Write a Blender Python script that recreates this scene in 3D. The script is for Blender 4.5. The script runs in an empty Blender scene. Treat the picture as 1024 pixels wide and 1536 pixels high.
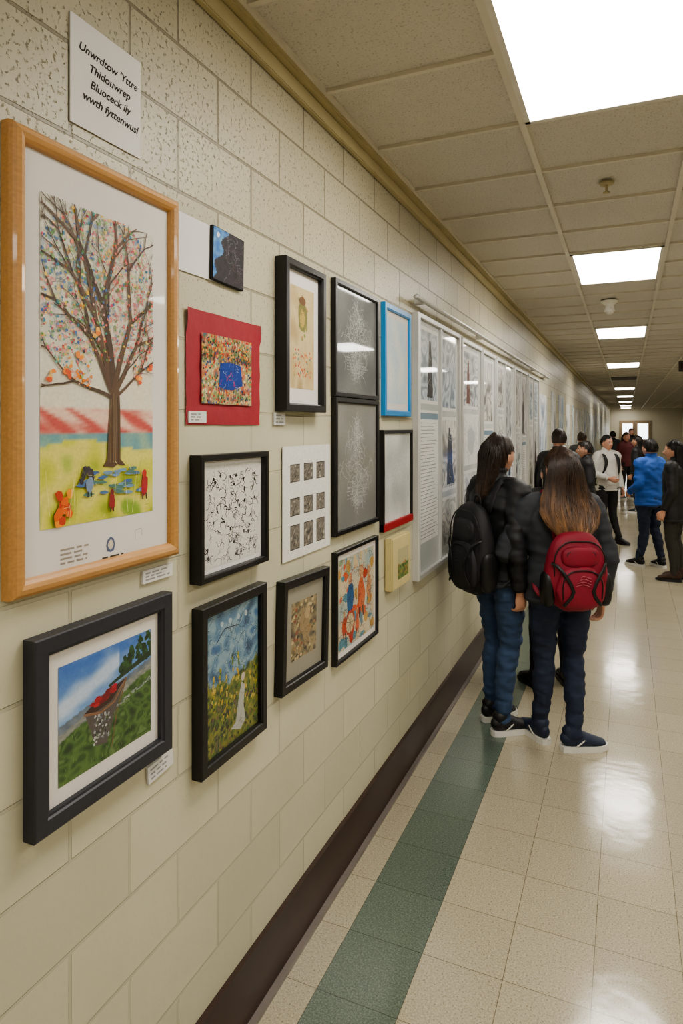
import bpy, bmesh, math, random
from mathutils import Vector, Matrix, noise, Euler
random.seed(7)
R=random.Random(11)
D=bpy.data
scene=bpy.context.scene
COL=scene.collection

# ---------------------------------------------------------------- helpers
def lin(c):
    o=[]
    for x in c[:3]:
        x=x/255.0
        o.append(x/12.92 if x<=0.04045 else ((x+0.055)/1.055)**2.4)
    return (o[0],o[1],o[2],1.0)

def nd(nt,t,**kw):
    n=nt.nodes.new(t)
    for k,v in kw.items():
        if k in n.inputs: n.inputs[k].default_value=v
        else: setattr(n,k,v)
    return n

def mk(name,color=(128,128,128),rough=0.6,metal=0.0,coat=0.0,bump=0.0,bscale=60,var=0.08,vscale=8,emis=0,spec=0.5,stretch=None):
    m=D.materials.new(name); m.use_nodes=True
    nt=m.node_tree; b=nt.nodes['Principled BSDF']
    b.inputs['Roughness'].default_value=rough
    b.inputs['Metallic'].default_value=metal
    b.inputs['Coat Weight'].default_value=coat
    b.inputs['Coat Roughness'].default_value=0.05
    b.inputs['Specular IOR Level'].default_value=spec
    tc=nd(nt,'ShaderNodeTexCoord')
    src=tc.outputs['Object']
    if stretch:
        mp=nd(nt,'ShaderNodeMapping'); mp.inputs['Scale'].default_value=stretch
        nt.links.new(src,mp.inputs['Vector']); src=mp.outputs['Vector']
    n=nd(nt,'ShaderNodeTexNoise',Scale=vscale,Detail=4.0)
    nt.links.new(src,n.inputs['Vector'])
    mix=nd(nt,'ShaderNodeMixRGB')
    c=lin(color)
    mix.inputs['Color1'].default_value=(c[0]*(1-var*2),c[1]*(1-var*2),c[2]*(1-var*2),1)
    mix.inputs['Color2'].default_value=(min(1,c[0]*(1+var*2)),min(1,c[1]*(1+var*2)),min(1,c[2]*(1+var*2)),1)
    nt.links.new(n.outputs['Fac'],mix.inputs['Fac'])
    nt.links.new(mix.outputs['Color'],b.inputs['Base Color'])
    if bump>0:
        n2=nd(nt,'ShaderNodeTexNoise',Scale=bscale,Detail=3.0)
        nt.links.new(src,n2.inputs['Vector'])
        bp=nd(nt,'ShaderNodeBump',Strength=bump,Distance=0.01)
        nt.links.new(n2.outputs['Fac'],bp.inputs['Height'])
        nt.links.new(bp.outputs['Normal'],b.inputs['Normal'])
    if emis:
        b.inputs['Emission Color'].default_value=c
        b.inputs['Emission Strength'].default_value=emis
    return m

def attr_mat(name,rough=0.7,coat=0.0,var=0.1,vscale=120,spec=0.4):
    m=D.materials.new(name); m.use_nodes=True
    nt=m.node_tree; b=nt.nodes['Principled BSDF']
    a=nd(nt,'ShaderNodeAttribute'); a.attribute_name='Col'
    tc=nd(nt,'ShaderNodeTexCoord')
    n=nd(nt,'ShaderNodeTexNoise',Scale=vscale,Detail=5.0)
    nt.links.new(tc.outputs['Object'],n.inputs['Vector'])
    mr=nd(nt,'ShaderNodeMapRange'); mr.inputs['To Min'].default_value=1-var*2; mr.inputs['To Max'].default_value=1+var*1.6
    nt.links.new(n.outputs['Fac'],mr.inputs['Value'])
    mx=nd(nt,'ShaderNodeVectorMath',operation='SCALE')
    nt.links.new(a.outputs['Color'],mx.inputs[0]); nt.links.new(mr.outputs['Result'],mx.inputs['Scale'])
    nt.links.new(mx.outputs['Vector'],b.inputs['Base Color'])
    b.inputs['Roughness'].default_value=rough
    b.inputs['Specular IOR Level'].default_value=spec
    b.inputs['Coat Weight'].default_value=coat
    b.inputs['Coat Roughness'].default_value=0.04
    return m

def obj(name,mesh,mats=(),parent=None,smooth=False):
    o=D.objects.new(name,mesh)
    COL.objects.link(o)
    for m in mats: mesh.materials.append(m)
    if parent: o.parent=parent
    if smooth:
        for p in mesh.polygons: p.use_smooth=True
    return o

def bm_obj(name,bm,mats=(),parent=None,smooth=False):
    bmesh.ops.recalc_face_normals(bm,faces=bm.faces)
    me=D.meshes.new(name); bm.to_mesh(me); bm.free()
    return obj(name,me,mats,parent,smooth)

def empty(name,loc=(0,0,0),rot=(0,0,0)):
    e=D.objects.new(name,None); e.location=loc; e.rotation_euler=rot; e.empty_display_size=0.1
    COL.objects.link(e); return e

def bbox(bm,x0,x1,y0,y1,z0,z1,mi=0,bev=0):
    r=bmesh.ops.create_cube(bm,size=1)
    vs=r['verts']
    for v in vs:
        v.co=Vector(((x0+x1)/2+v.co.x*(x1-x0),(y0+y1)/2+v.co.y*(y1-y0),(z0+z1)/2+v.co.z*(z1-z0)))
    fs=set(f for v in vs for f in v.link_faces)
    for f in fs: f.material_index=mi
    if bev>0:
        es=list(set(e for v in vs for e in v.link_edges))
        bmesh.ops.bevel(bm,geom=es,offset=bev,segments=2,affect='EDGES')

def catmull(P,sub):
    if len(P)<3 or sub<=1: return [list(p) for p in P]
    out=[]
    n=len(P)
    for i in range(n-1):
        p0=P[max(0,i-1)];p1=P[i];p2=P[i+1];p3=P[min(n-1,i+2)]
        for k in range(sub):
            t=k/sub
            out.append([0.5*((2*b)+(-a+c)*t+(2*a-5*b+4*c-d)*t*t+(-a+3*b-3*c+d)*t**3) for a,b,c,d in zip(p0,p1,p2,p3)])
    out.append(list(P[-1]))
    return out

def tube(bm,pts,radii,ref=(0,1,0),seg=14,sub=3,mi=0,cap=True,rnd=0.5):
    ref=Vector(ref)
    P=[]
    for p,r in zip(pts,radii):
        if not isinstance(r,(tuple,list)): r=(r,r)
        P.append([p[0],p[1],p[2],r[0],r[1]])
    Q=catmull(P,sub)
    n=len(Q)
    rings=[]; cs=[]
    for i,q in enumerate(Q):
        c=Vector(q[:3])
        a=Vector(Q[max(0,i-1)][:3]); b=Vector(Q[min(n-1,i+1)][:3])
        t=(b-a)
        if t.length<1e-9: t=Vector((0,0,1))
        t.normalize()
        s=t.cross(ref)
        if s.length<1e-4: s=t.cross(Vector((1,0,0.01)))
        s.normalize(); nn=s.cross(t).normalized()
        cs.append((c,t,s,nn,max(q[3],1e-4),max(q[4],1e-4)))
    L=[]
    if cap:
        c,t,s,nn,ra,rb=cs[0]; m=min(ra,rb)*rnd
        L.append((c-t*m,s,nn,ra*0.55,rb*0.55))
    for c,t,s,nn,ra,rb in cs: L.append((c,s,nn,ra,rb))
    if cap:
        c,t,s,nn,ra,rb=cs[-1]; m=min(ra,rb)*rnd
        L.append((c+t*m,s,nn,ra*0.55,rb*0.55))
    for c,s,nn,ra,rb in L:
        rings.append([bm.verts.new(c+s*(ra*math.cos(2*math.pi*k/seg))+nn*(rb*math.sin(2*math.pi*k/seg))) for k in range(seg)])
    fs=[]
    for a,b in zip(rings[:-1],rings[1:]):
        for k in range(seg):
            fs.append(bm.faces.new((a[k],a[(k+1)%seg],b[(k+1)%seg],b[k])))
    if cap:
        fs.append(bm.faces.new(rings[0][::-1])); fs.append(bm.faces.new(rings[-1]))
    for f in fs: f.material_index=mi; f.smooth=True

def superbox(bm,c,s,p=4,n=8,mi=0,fn=None):
    n=n+1; cache={}
    def vert(co):
        k=(round(co[0],5),round(co[1],5),round(co[2],5))
        if k in cache: return cache[k]
        x,y,z=co
        l=(abs(x)**p+abs(y)**p+abs(z)**p)**(1/p)
        q=Vector((x/l,y/l,z/l))
        if fn: q=fn(q)
        cache[k]=bm.verts.new((c[0]+q.x*s[0],c[1]+q.y*s[1],c[2]+q.z*s[2]))
        return cache[k]
    for ax in range(3):
        for sg in (-1,1):
            def P(i,j):
                a=-1+2*i/n; b=-1+2*j/n
                co=[0,0,0]; co[ax]=sg; co[(ax+1)%3]=a; co[(ax+2)%3]=b
                return vert(co)
            for i in range(n):
                for j in range(n):
                    f=bm.faces.new((P(i,j),P(i+1,j),P(i+1,j+1),P(i,j+1)))
                    f.material_index=mi; f.smooth=True

def ellipsoid(bm,c,s,mi=0,u=16,v=10,fn=None):
    r=bmesh.ops.create_uvsphere(bm,u_segments=u,v_segments=v,radius=1)
    for vv in r['verts']:
        q=vv.co.copy()
        if fn: q=fn(q)
        vv.co=Vector((c[0]+q.x*s[0],c[1]+q.y*s[1],c[2]+q.z*s[2]))
    for f in set(f for vv in r['verts'] for f in vv.link_faces):
        f.material_index=mi; f.smooth=True
    return r['verts']

def remeshed(bm,voxel,smooth=3):
    bmesh.ops.recalc_face_normals(bm,faces=bm.faces)
    me=D.meshes.new('tmp'); bm.to_mesh(me); bm.free()
    o=D.objects.new('tmp',me); COL.objects.link(o)
    m=o.modifiers.new('r','REMESH'); m.mode='VOXEL'; m.voxel_size=voxel
    if smooth:
        s=o.modifiers.new('s','SMOOTH'); s.factor=0.5; s.iterations=smooth
    dg=bpy.context.evaluated_depsgraph_get()
    ev=o.evaluated_get(dg)
    out=D.meshes.new_from_object(ev)
    D.objects.remove(o)
    for p in out.polygons: p.use_smooth=True
    return out

def folds(me,amp,fx=7,fz=20,seed=0):
    ns=[v.normal.copy() for v in me.vertices]
    for v,n in zip(me.vertices,ns):
        c=v.co
        k=noise.noise(Vector((c.x*fx+seed,c.y*fx+seed*2,c.z*fz+c.x*6)))+0.5*noise.noise(Vector((c.x*fx*2.3+seed,c.y*fx*2.3,c.z*fz*2+9)))
        v.co=c+n*(k*amp)

# ---------------------------------------------------------------- 2-D artwork made of flat coloured patches
PAINT=attr_mat('artwork_paint',0.75,0.0,0.12,140)
GLAZED=attr_mat('artwork_under_glass',0.6,0.7,0.10,140)
class Art:
    def __init__(s,w,h):
        s.w=w;s.h=h;s.V=[];s.F=[];s.C=[];s.z=0.0
    def poly(s,pts,col):
        s.z+=1.2e-6
        i=len(s.V)
        for p in pts: s.V.append((p[0],p[1],s.z))
        s.F.append(tuple(range(i,i+len(pts)))); s.C.append([lin(col)]*len(pts))
    def rect(s,x0,y0,x1,y1,col): s.poly([(x0,y0),(x1,y0),(x1,y1),(x0,y1)],col)
    def disc(s,x,y,rx,ry,col,n=8,jit=0.25,rot=None):
        pts=[]
        ca,sa=(1,0) if rot is None else (math.cos(rot),math.sin(rot))
        for k in range(n):
            a=2*math.pi*k/n; j=1+R.uniform(-jit,jit)
            px=rx*j*math.cos(a);py=ry*j*math.sin(a)
            pts.append((min(s.w,max(0,x+px*ca-py*sa)),min(s.h,max(0,y+px*sa+py*ca))))
        s.poly(pts,col)
    def line(s,pts,w0,w1,col):
        n=len(pts)
        s.z+=1.2e-6
        L=[];Rr=[]
        for i,p in enumerate(pts):
            a=pts[max(0,i-1)];b=pts[min(n-1,i+1)]
            dx,dy=b[0]-a[0],b[1]-a[1];l=math.hypot(dx,dy) or 1
            w=(w0+(w1-w0)*i/(n-1))/2
            L.append((p[0]-dy/l*w,p[1]+dx/l*w));Rr.append((p[0]+dy/l*w,p[1]-dx/l*w))
        for i in range(n-1):
            k=len(s.V)
            for q in (L[i],Rr[i],Rr[i+1],L[i+1]):
                s.V.append((min(s.w,max(0,q[0])),min(s.h,max(0,q[1])),s.z))
            s.F.append((k,k+1,k+2,k+3)); s.C.append([lin(col)]*4)
    def grid(s,x0,y0,x1,y1,nx,ny,fn):
        s.z+=1.2e-6
        k=len(s.V); cols=[]
        for j in range(ny+1):
            for i in range(nx+1):
                u=i/nx;v=j/ny
                s.V.append((x0+(x1-x0)*u,y0+(y1-y0)*v,s.z)); cols.append(lin([max(0,min(255,c)) for c in fn(u,v)]))
        for j in range(ny):
            for i in range(nx):
                a=j*(nx+1)+i
                ids=(a,a+1,a+nx+2,a+nx+1)
                s.F.append(tuple(k+q for q in ids)); s.C.append([cols[q] for q in ids])
    def build(s,name,parent,x0,y0,z,mat):
        me=D.meshes.new(name)
        me.from_pydata([(v[0]+x0,v[1]+y0,v[2]+z) for v in s.V],[],s.F)
        ca=me.color_attributes.new('Col','FLOAT_COLOR','CORNER')
        for p,c in zip(me.polygons,s.C):
            for k in range(p.loop_total): ca.data[p.loop_start+k].color=c[k]
        return obj(name,me,[mat],parent)

def nz(u,v,f,seed=0): return noise.noise(Vector((u*f+seed*3.1,v*f-seed*1.7,seed)))
def mixc(a,b,t):
    t=max(0,min(1,t)); return tuple(x+(y-x)*t for x,y in zip(a,b))
def pal(palette,u,v,f,seed=0):
    k=(nz(u,v,f,seed)*0.9+0.5)*(len(palette)-1); k=max(0,min(len(palette)-1.001,k)); i=int(k)
    t=k-i; t=t*t*(3-2*t)
    return mixc(palette[i],palette[i+1],t)

def scrib(A,x,y,s,col,n=5,w=0.0012):
    p=[(x,y)]
    a=R.random()*6.28
    for i in range(n):
        a+=R.uniform(-1.3,1.3)
        p.append((p[-1][0]+math.cos(a)*s,p[-1][1]+math.sin(a)*s))
    A.line(p,w,w*0.5,col)

def person2d(A,x,y,h,c1,c2):
    A.disc(x,y+h*0.35,h*0.2,h*0.38,c1,9,0.2,0); A.disc(x,y+h*0.82,h*0.12,h*0.14,c2,8,0.1,0)
    A.line([(x-h*0.08,y+h*0.1),(x-h*0.1,y-h*0.12)],h*0.07,h*0.05,(50,40,40)); A.line([(x+h*0.08,y+h*0.1),(x+h*0.1,y-h*0.12)],h*0.07,h*0.05,(50,40,40))

def art_tree(A):
    w,h=A.w,A.h
    def bg(u,v):
        c=mixc((226,216,196),(204,208,200),v*0.6+0.5*nz(u,v,4,1))
        if v<0.37:
            t=nz(u*1.0,v*12+u*2.5,2.5,2)
            if v>0.27: c=mixc((228,196,176),(196,84,78),max(0,t*2.6+0.45))
        if v<0.285: c=mixc((92,148,164),(150,176,150),nz(u,v,8,3)+0.4)
        if v<0.245+0.02*math.sin(u*5): c=pal([(140,156,44),(196,196,74),(216,208,110),(130,162,56)],u,v*2,5,4)
        return c
    A.grid(0,0,w,h,50,100,bg)
    cols=[(204,70,66),(226,130,110),(222,120,40),(84,140,70),(50,120,150),(236,184,60),(196,60,90),(120,168,90),(230,170,160),(50,90,160),(226,110,96),(76,116,50),(60,150,140),(240,200,90)]
    def canopy(n,s0,s1,wash,low=0.52):
        for i in range(n):
            a=R.random()*6.28; r=math.sqrt(R.random())
            x=w*(0.5+0.58*r*math.cos(a)); y=h*(0.72+0.30*r*math.sin(a))
            if x<0 or x>w or y>h: continue
            if y<h*low and abs(x-w*0.6)<w*0.2: continue
            s=R.uniform(s0,s1)
            zone=nz(x/w,y/h,4.0,7)
            c=cols[int((zone*2.2+0.5)*len(cols)+R.uniform(-3,3))%len(cols)]
            if x<w*0.5 and y>h*0.75 and R.random()<0.5: c=R.choice([(84,140,70),(50,120,150),(50,90,160),(120,168,90)])
            if x>w*0.6 and R.random()<0.3: c=(212,96,96)
            c=mixc(c,(228,220,204),R.uniform(*wash))
            if y<h*0.50 and R.random()<0.5: c=(236,140,50)
            A.disc(x,y,s,s*R.uniform(0.6,1.3),c,6,0.35)
    canopy(700,0.003,0.007,(0.45,0.85))
    canopy(1100,0.0015,0.0040,(0.05,0.5))
    for k in range(260):
        a=R.random()*6.28; r=math.sqrt(R.random())
        scrib(A,w*(0.5+0.5*r*math.cos(a)),h*(0.75+0.24*r*math.sin(a)),0.006,mixc((96,84,76),(150,140,130),R.random()),4,0.0008)
    def branch(x,y,a,l,wd,d):
        p=[(x,y)]
        for i in range(5):
            a+=R.uniform(-0.14,0.14); x+=math.cos(a)*l/5; y+=math.sin(a)*l/5; p.append((x,y))
        A.line(p,wd,wd*0.6,mixc((104,80,62),(70,52,44),R.random()))
        if d>0:
            k=2 if d>2 else R.choice((2,3))
            for j in range(k):
                da=R.uniform(0.2,0.62)*(1 if j%2 else -1)
                branch(x,y,a+da,l*R.uniform(0.62,0.85),wd*0.60,d-1)
                if R.random()<0.4:
                    q=p[R.randint(2,4)]; branch(q[0],q[1],a-da*1.2,l*0.5,wd*0.33,max(0,d-2))
    bx=0.6*w; by=0.185*h
    A.poly([(bx-0.032,by-0.006),(bx-0.014,by+0.012),(bx+0.014,by+0.012),(bx+0.036,by-0.008),(bx+0.01,by-0.004),(bx,by-0.010)],(84,62,48))
    A.line([(bx,by),(bx+0.002,by+0.06),(bx+0.004,by+0.11),(bx+0.003,by+0.17)],0.040,0.026,(92,70,52))
    for k in range(10):
        xx=bx+R.uniform(-0.013,0.013); A.line([(xx,by),(xx+0.001,by+0.07),(xx+R.uniform(-.003,.003),by+0.16)],0.0015,0.001,R.choice([(60,44,34),(134,108,80)]))
    ty=by+0.16
    for a,l,wd in ((2.25,0.13,0.013),(1.95,0.16,0.016),(1.62,0.17,0.019),(1.3,0.16,0.015),(0.95,0.13,0.012),(0.6,0.10,0.007),(2.7,0.11,0.008)):
        branch(bx+0.004*(math.cos(a)),ty-0.02*abs(a-1.6),a,l,wd,4)
    canopy(700,0.0014,0.0036,(0.0,0.25))
    for x,y in ((0.08,0.46),(0.2,0.47),(0.3,0.53),(0.85,0.47),(0.95,0.52),(0.45,0.61)):
        for k in range(5): A.disc(w*x+R.uniform(-.008,.008),h*y+R.uniform(-.008,.008),0.006,0.005,R.choice([(236,140,60),(240,180,90),(214,90,50)]),7,0.3)
    for k in range(30):
        A.disc(w*R.uniform(0.3,0.9),h*R.uniform(0.08,0.17),0.014,0.004,R.choice([(70,104,156),(110,144,178),(80,120,110)]),8,0.3,0)
    for k in range(10): A.disc(w*0.36+R.uniform(-.015,.015),h*0.15+R.uniform(-.02,.02),0.006,0.008,(54,50,60),7,0.3)
    person2d(A,w*0.38,h*0.09,0.05,(120,140,170),(70,60,70))
    person2d(A,w*0.58,h*0.03,0.045,(150,40,44),(120,40,40)); person2d(A,w*0.9,h*0.06,0.062,(170,40,44),(190,50,40))
    for k in range(18): A.disc(w*0.17+R.uniform(-.016,.016),h*0.05+R.uniform(-.03,.03),0.009,0.010,R.choice([(222,100,30),(236,150,40),(190,60,36)]),7,0.3)
    for k in range(30):
        x=w*R.random(); A.line([(x,h*R.uniform(0,.2)),(x+R.uniform(-.02,.02),h*R.uniform(0,.2))],0.001,0.0005,R.choice([(120,140,50),(230,220,150)]))

def art_boat(A):
    w,h=A.w,A.h
    def bg(u,v):
        c=mixc((128,164,208),(44,92,170),v*1.6-0.75)
        k=math.exp(-((v-0.62-0.35*u)/0.09)**2)*(1 if u<0.62 else 0.2)+0.35*nz(u*2,v*4,3,5)
        c=mixc(c,(206,214,224),max(0,min(0.8,k)))
        if v<0.50+0.22*u: c=mixc((116,126,138),(92,104,120),nz(u,v,14,2)+0.5)
        if v<0.43+0.25*u: c=mixc((150,150,142),(112,118,118),nz(u*3,v*9,6,2)+0.5)
        if v<0.36+0.24*u+0.02*math.sin(u*9): c=pal([(40,62,34),(62,92,46),(84,114,58),(52,80,40),(98,124,72)],u,v*1.5,9,6)
        return c
    A.grid(0,0,w,h,80,70,bg)
    for cx,cy,s in ((0.68,0.76,0.020),(0.76,0.80,0.024),(0.87,0.83,0.032),(0.96,0.85,0.034)):
        for k in range(26):
            t=R.random(); A.disc(w*cx+R.uniform(-1,1)*s*(1-t),h*cy+s*(t*1.7-0.7),0.006,0.006,R.choice([(24,48,28),(36,66,36),(48,84,44)]),7,0.3)
    A.line([(w*0.5,h*0.64),(w*0.75,h*0.71),(w,h*0.77)],0.006,0.014,(34,56,36))
    cx=w*0.45;cy=h*0.40
    A.poly([(cx-0.052,cy+0.020),(cx-0.034,cy-0.028),(cx-0.022,cy-0.055),(cx+0.008,cy-0.060),(cx+0.026,cy-0.02),(cx+0.060,cy+0.048),(cx+0.01,cy+0.02)],(86,80,78))
    A.poly([(cx-0.054,cy+0.024),(cx-0.02,cy+0.016),(cx+0.02,cy+0.022),(cx+0.064,cy+0.056),(cx+0.03,cy+0.050),(cx-0.02,cy+0.040)],(60,36,32))
    for k in range(36):
        t=R.random(); A.disc(cx-0.034+0.078*t,cy+0.028+0.018*t+R.uniform(-.004,.010),0.008,0.0045,R.choice([(150,20,34),(112,14,28),(176,34,48)]),7,0.2)
    for k in range(80): A.disc(cx+R.uniform(-.028,.016),cy+R.uniform(-.05,.008),0.003,0.003,R.choice([(146,146,152),(56,56,62),(104,104,114),(176,176,178)]),5,0.3)
    A.line([(cx-0.056,cy+0.022),(cx-0.01,cy+0.010),(cx+0.03,cy+0.018),(cx+0.066,cy+0.056)],0.005,0.005,(134,96,72))
    A.line([(cx+0.066,cy+0.056),(cx+0.036,cy-0.01),(cx+0.022,cy-0.075)],0.004,0.002,(116,84,58))
    for k in range(140):
        x=w*R.random(); y=h*R.uniform(0,0.40); A.line([(x,y),(x+R.uniform(-.003,.003),y+R.uniform(.004,.012))],0.0012,0.0004,R.choice([(60,96,36),(110,140,70),(36,64,28)]))
    for k in range(46):
        x=R.uniform(0.6,1); A.disc(w*x,h*(0.40+0.26*(x-0.5))+R.uniform(-.004,.004),0.004,0.002,R.choice([(156,164,160),(130,140,136),(84,96,90)]),6,0.3)

def art_castle(A):
    w,h=A.w,A.h
    def bg(u,v):
        c=pal([(54,84,112),(88,122,150),(130,156,168),(62,100,142)],u,v*1.6,6,8)
        if v<0.46+0.16*abs(u-0.45)+0.05*nz(u,v,8,2): c=pal([(44,58,40),(84,98,46),(130,128,54),(52,72,46),(106,96,70)],u*1.5,v*2,8,9)
        return c
    A.grid(0,0,w,h,50,70,bg)
    for k in range(170): scrib(A,w*R.random(),h*R.uniform(0.5,1),0.008,R.choice([(24,38,54),(150,170,182),(44,64,90)]),4,0.0014)
    for k in range(9):
        x=w*(0.05+0.11*k); b=h*R.uniform(0.18,0.32); t=h*R.uniform(0.45,0.66)
        for j in range(26):
            q=R.random(); A.disc(x+R.uniform(-1,1)*0.018*(1-q),b+(t-b)*q,0.004,0.006,R.choice([(176,146,54),(130,134,46),(80,108,46),(50,72,40),(186,164,80)]),6,0.3)
    for k in range(160): A.disc(w*R.random(),h*R.uniform(0,0.3),0.004,0.005,R.choice([(44,70,40),(86,110,52),(140,134,64),(110,84,66),(56,48,44)]),6,0.4)
    A.poly([(w*.46,h*.10),(w*.55,h*.13),(w*.60,h*.28),(w*.66,h*.40),(w*.73,h*.36),(w*.70,h*.22),(w*.74,h*.10),(w*.64,h*.05)],(166,166,158)); A.disc(w*0.69,h*0.43,0.011,0.013,(180,170,158),9,0.1)
    for k in range(16): scrib(A,w*R.uniform(.5,.7),h*R.uniform(.1,.34),0.008,(100,102,98),3,0.0014)
    A.line([(w*0.2,h*0.78),(w*0.35,h*0.86),(w*0.6,h*0.84),(w*0.7,h*0.92)],0.003,0.002,(30,44,60))
    for k in range(4): A.disc(w*(0.3+0.15*k),h*0.9,0.008,0.008,(160,176,184),8,0.2)

def art_script(A):
    w,h=A.w,A.h
    A.rect(0,0,w,h,(208,206,200))
    for r in range(10):
        for c in range(10):
            x=w*(0.09+0.09*c+R.uniform(-.03,.03)); y=h*(0.08+0.09*r+R.uniform(-.03,.03))
            if R.random()<0.15: continue
            k=R.choice([(20,20,22),(34,34,38),(80,80,80)])
            for j in range(R.randint(2,5)): scrib(A,x+R.uniform(-.007,.007),y+R.uniform(-.007,.007),0.0050,k,5,R.uniform(0.0010,0.0032))
            if R.random()<0.4: A.disc(x,y,0.0035,0.0050,(30,30,34),6,0.4)

def art_nine(A):
    w,h=A.w,A.h
    A.rect(0,0,w,h,(214,212,206))
    for r in range(3):
        for c in range(3):
            x=w*(0.14+0.27*c); y=h*(0.08+0.30*r); ww=w*0.19; hh=h*(0.22 if r==0 else 0.16)
            A.rect(x,y,x+ww,y+hh,(60,58,56))
            s=R.random()*50
            A.grid(x+0.003,y+0.003,x+ww-0.003,y+hh-0.003,12,12,lambda u,v:pal([(60,58,54),(130,122,110),(90,86,80),(176,168,150)],u,v,5,s))
            for k in range(5): scrib(A,x+ww/2,y+hh/2,0.007,(40,38,36),4,0.0012)

def art_gold(A):
    w,h=A.w,A.h
    A.grid(0,0,w,h,20,40,lambda u,v:pal([(186,164,118),(202,182,138),(174,150,104)],u,v,3,3))
    for k in range(60):
        A.disc(w*0.5+R.gauss(0,.016),h*0.68+R.gauss(0,.035),0.006,0.008,R.choice([(124,140,70),(150,110,60),(80,100,50),(190,140,80)]),7,0.3)
    A.disc(w*0.5,h*0.72,0.034,0.055,(120,118,60),12,0.12,0); A.disc(w*0.5,h*0.87,0.024,0.014,(110,76,44),9,0.1,0); A.disc(w*0.5,h*0.70,0.020,0.034,(176,150,76),9,0.1,0)
    for k in range(14): scrib(A,w*0.5+R.uniform(-.02,.02),h*0.72+R.uniform(-.04,.04),0.008,(80,70,40),3,0.0014)
    for k in range(60): A.disc(w*R.uniform(.12,.88),h*R.uniform(.12,.38),0.0045,0.0045,R.choice([(196,110,60),(140,140,80),(190,160,90),(100,130,120),(180,80,60)]),6,0.3)

def art_quilt(A):
    w,h=A.w,A.h
    A.grid(0,0,w,h,40,30,lambda u,v:pal([(170,150,96),(110,130,90),(196,180,136),(180,96,70),(80,100,110)],u,v,9,12))
    for k in range(520): A.disc(w*R.random(),h*R.random(),0.0035,0.0035,R.choice([(196,56,46),(220,170,70),(80,124,80),(206,194,160),(60,80,136),(214,110,60),(40,50,50)]),6,0.4)
    A.poly([(w*.32,h*.26),(w*.34,h*.60),(w*.52,h*.64),(w*.76,h*.60),(w*.80,h*.30),(w*.6,h*.22),(w*.42,h*.22)],(30,60,140))
    for k in range(12): A.line([(w*(0.3+0.05*k),h*0.05),(w*(0.3+0.05*k)+.004,h*0.28)],0.002,0.001,(50,50,44))
    for k in range(44): scrib(A,w*R.uniform(.34,.75),h*R.uniform(.22,.6),0.006,R.choice([(90,120,190),(20,36,80),(160,176,204),(196,56,46)]),3,0.0014)
    for k in range(90):
        x=w*R.random(); A.line([(x,h*0.62),(x+R.uniform(-.012,.012),h*R.uniform(.7,.98))],0.0012,0.0006,R.choice([(70,60,44),(90,80,50)]))
    for k in range(110): A.disc(w*R.random(),h*R.uniform(0.66,1),0.0035,0.0035,R.choice([(196,56,46),(230,170,80),(50,100,60),(210,110,40)]),6,0.4)

def art_tile(A):
    w,h=A.w,A.h
    def bg(u,v):
        if u+0.45*(1-v)<0.42+0.08*math.sin(v*14) : return mixc((50,110,180),(120,170,210),nz(u,v,8,4)+0.3)
        return pal([(20,20,26),(40,32,42),(24,26,32)],u,v,6,2)
    A.grid(0,0,w,h,40,40,bg)
    for k in range(60): scrib(A,w*R.uniform(.35,.95),h*R.uniform(.05,.95),0.007,R.choice([(100,70,80),(60,50,70),(120,120,132)]),4,0.001)
    A.disc(w*0.15,h*0.88,0.010,0.008,(220,226,232),8,0.3)

def art_tilt(A):
    w,h=A.w,A.h
    A.grid(0,0,w,h,30,30,lambda u,v:pal([(110,94,70),(150,134,100),(84,76,62),(166,150,110)],u,v,5,22))
    for k in range(90): A.disc(w*R.random(),h*R.random(),0.009,0.006,R.choice([(130,74,54),(100,94,62),(180,160,120),(64,58,50),(140,110,70)]),7,0.3)
    A.disc(w*0.5,h*0.55,0.03,0.06,(140,120,88),10,0.2,0.3); A.disc(w*0.62,h*0.75,0.022,0.022,(170,146,110),10,0.15)
    for k in range(50): scrib(A,w*R.random(),h*R.random(),0.01,R.choice([(60,50,44),(110,60,44)]),4,0.0014)

def art_folk(A):
    w,h=A.w,A.h
    A.grid(0,0,w,h,20,30,lambda u,v:mixc((200,186,156),(150,172,172),nz(u,v,4,3)+0.3))
    for k in range(50): A.disc(w*R.random(),h*R.random(),R.uniform(.01,.03),R.uniform(.01,.03),R.choice([(200,96,56),(90,136,150),(186,146,76),(204,180,140),(130,156,124),(180,66,48)]),9,0.3)
    for x,y,s,c in ((0.3,0.35,0.17,(50,96,140)),(0.62,0.30,0.2,(200,106,66)),(0.85,0.42,0.14,(190,136,96)),(0.15,0.15,0.1,(186,80,50)),(0.5,0.1,0.1,(204,108,80))):
        person2d(A,w*x,h*y,s,c,(196,150,110))
    A.disc(w*0.3,h*0.25,0.05,0.05,(180,84,56),14,0.05); A.disc(w*0.3,h*0.25,0.038,0.038,(200,180,146),14,0.05)
    for k in range(9):
        a=k*0.7; A.line([(w*0.3,h*0.25),(w*0.3+0.045*math.cos(a),h*0.25+0.045*math.sin(a))],0.002,0.002,(60,50,46))
    for k in range(190): scrib(A,w*R.random(),h*R.random(),0.014,R.choice([(36,40,46),(140,44,34),(44,80,100)]),4,0.002)

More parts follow.
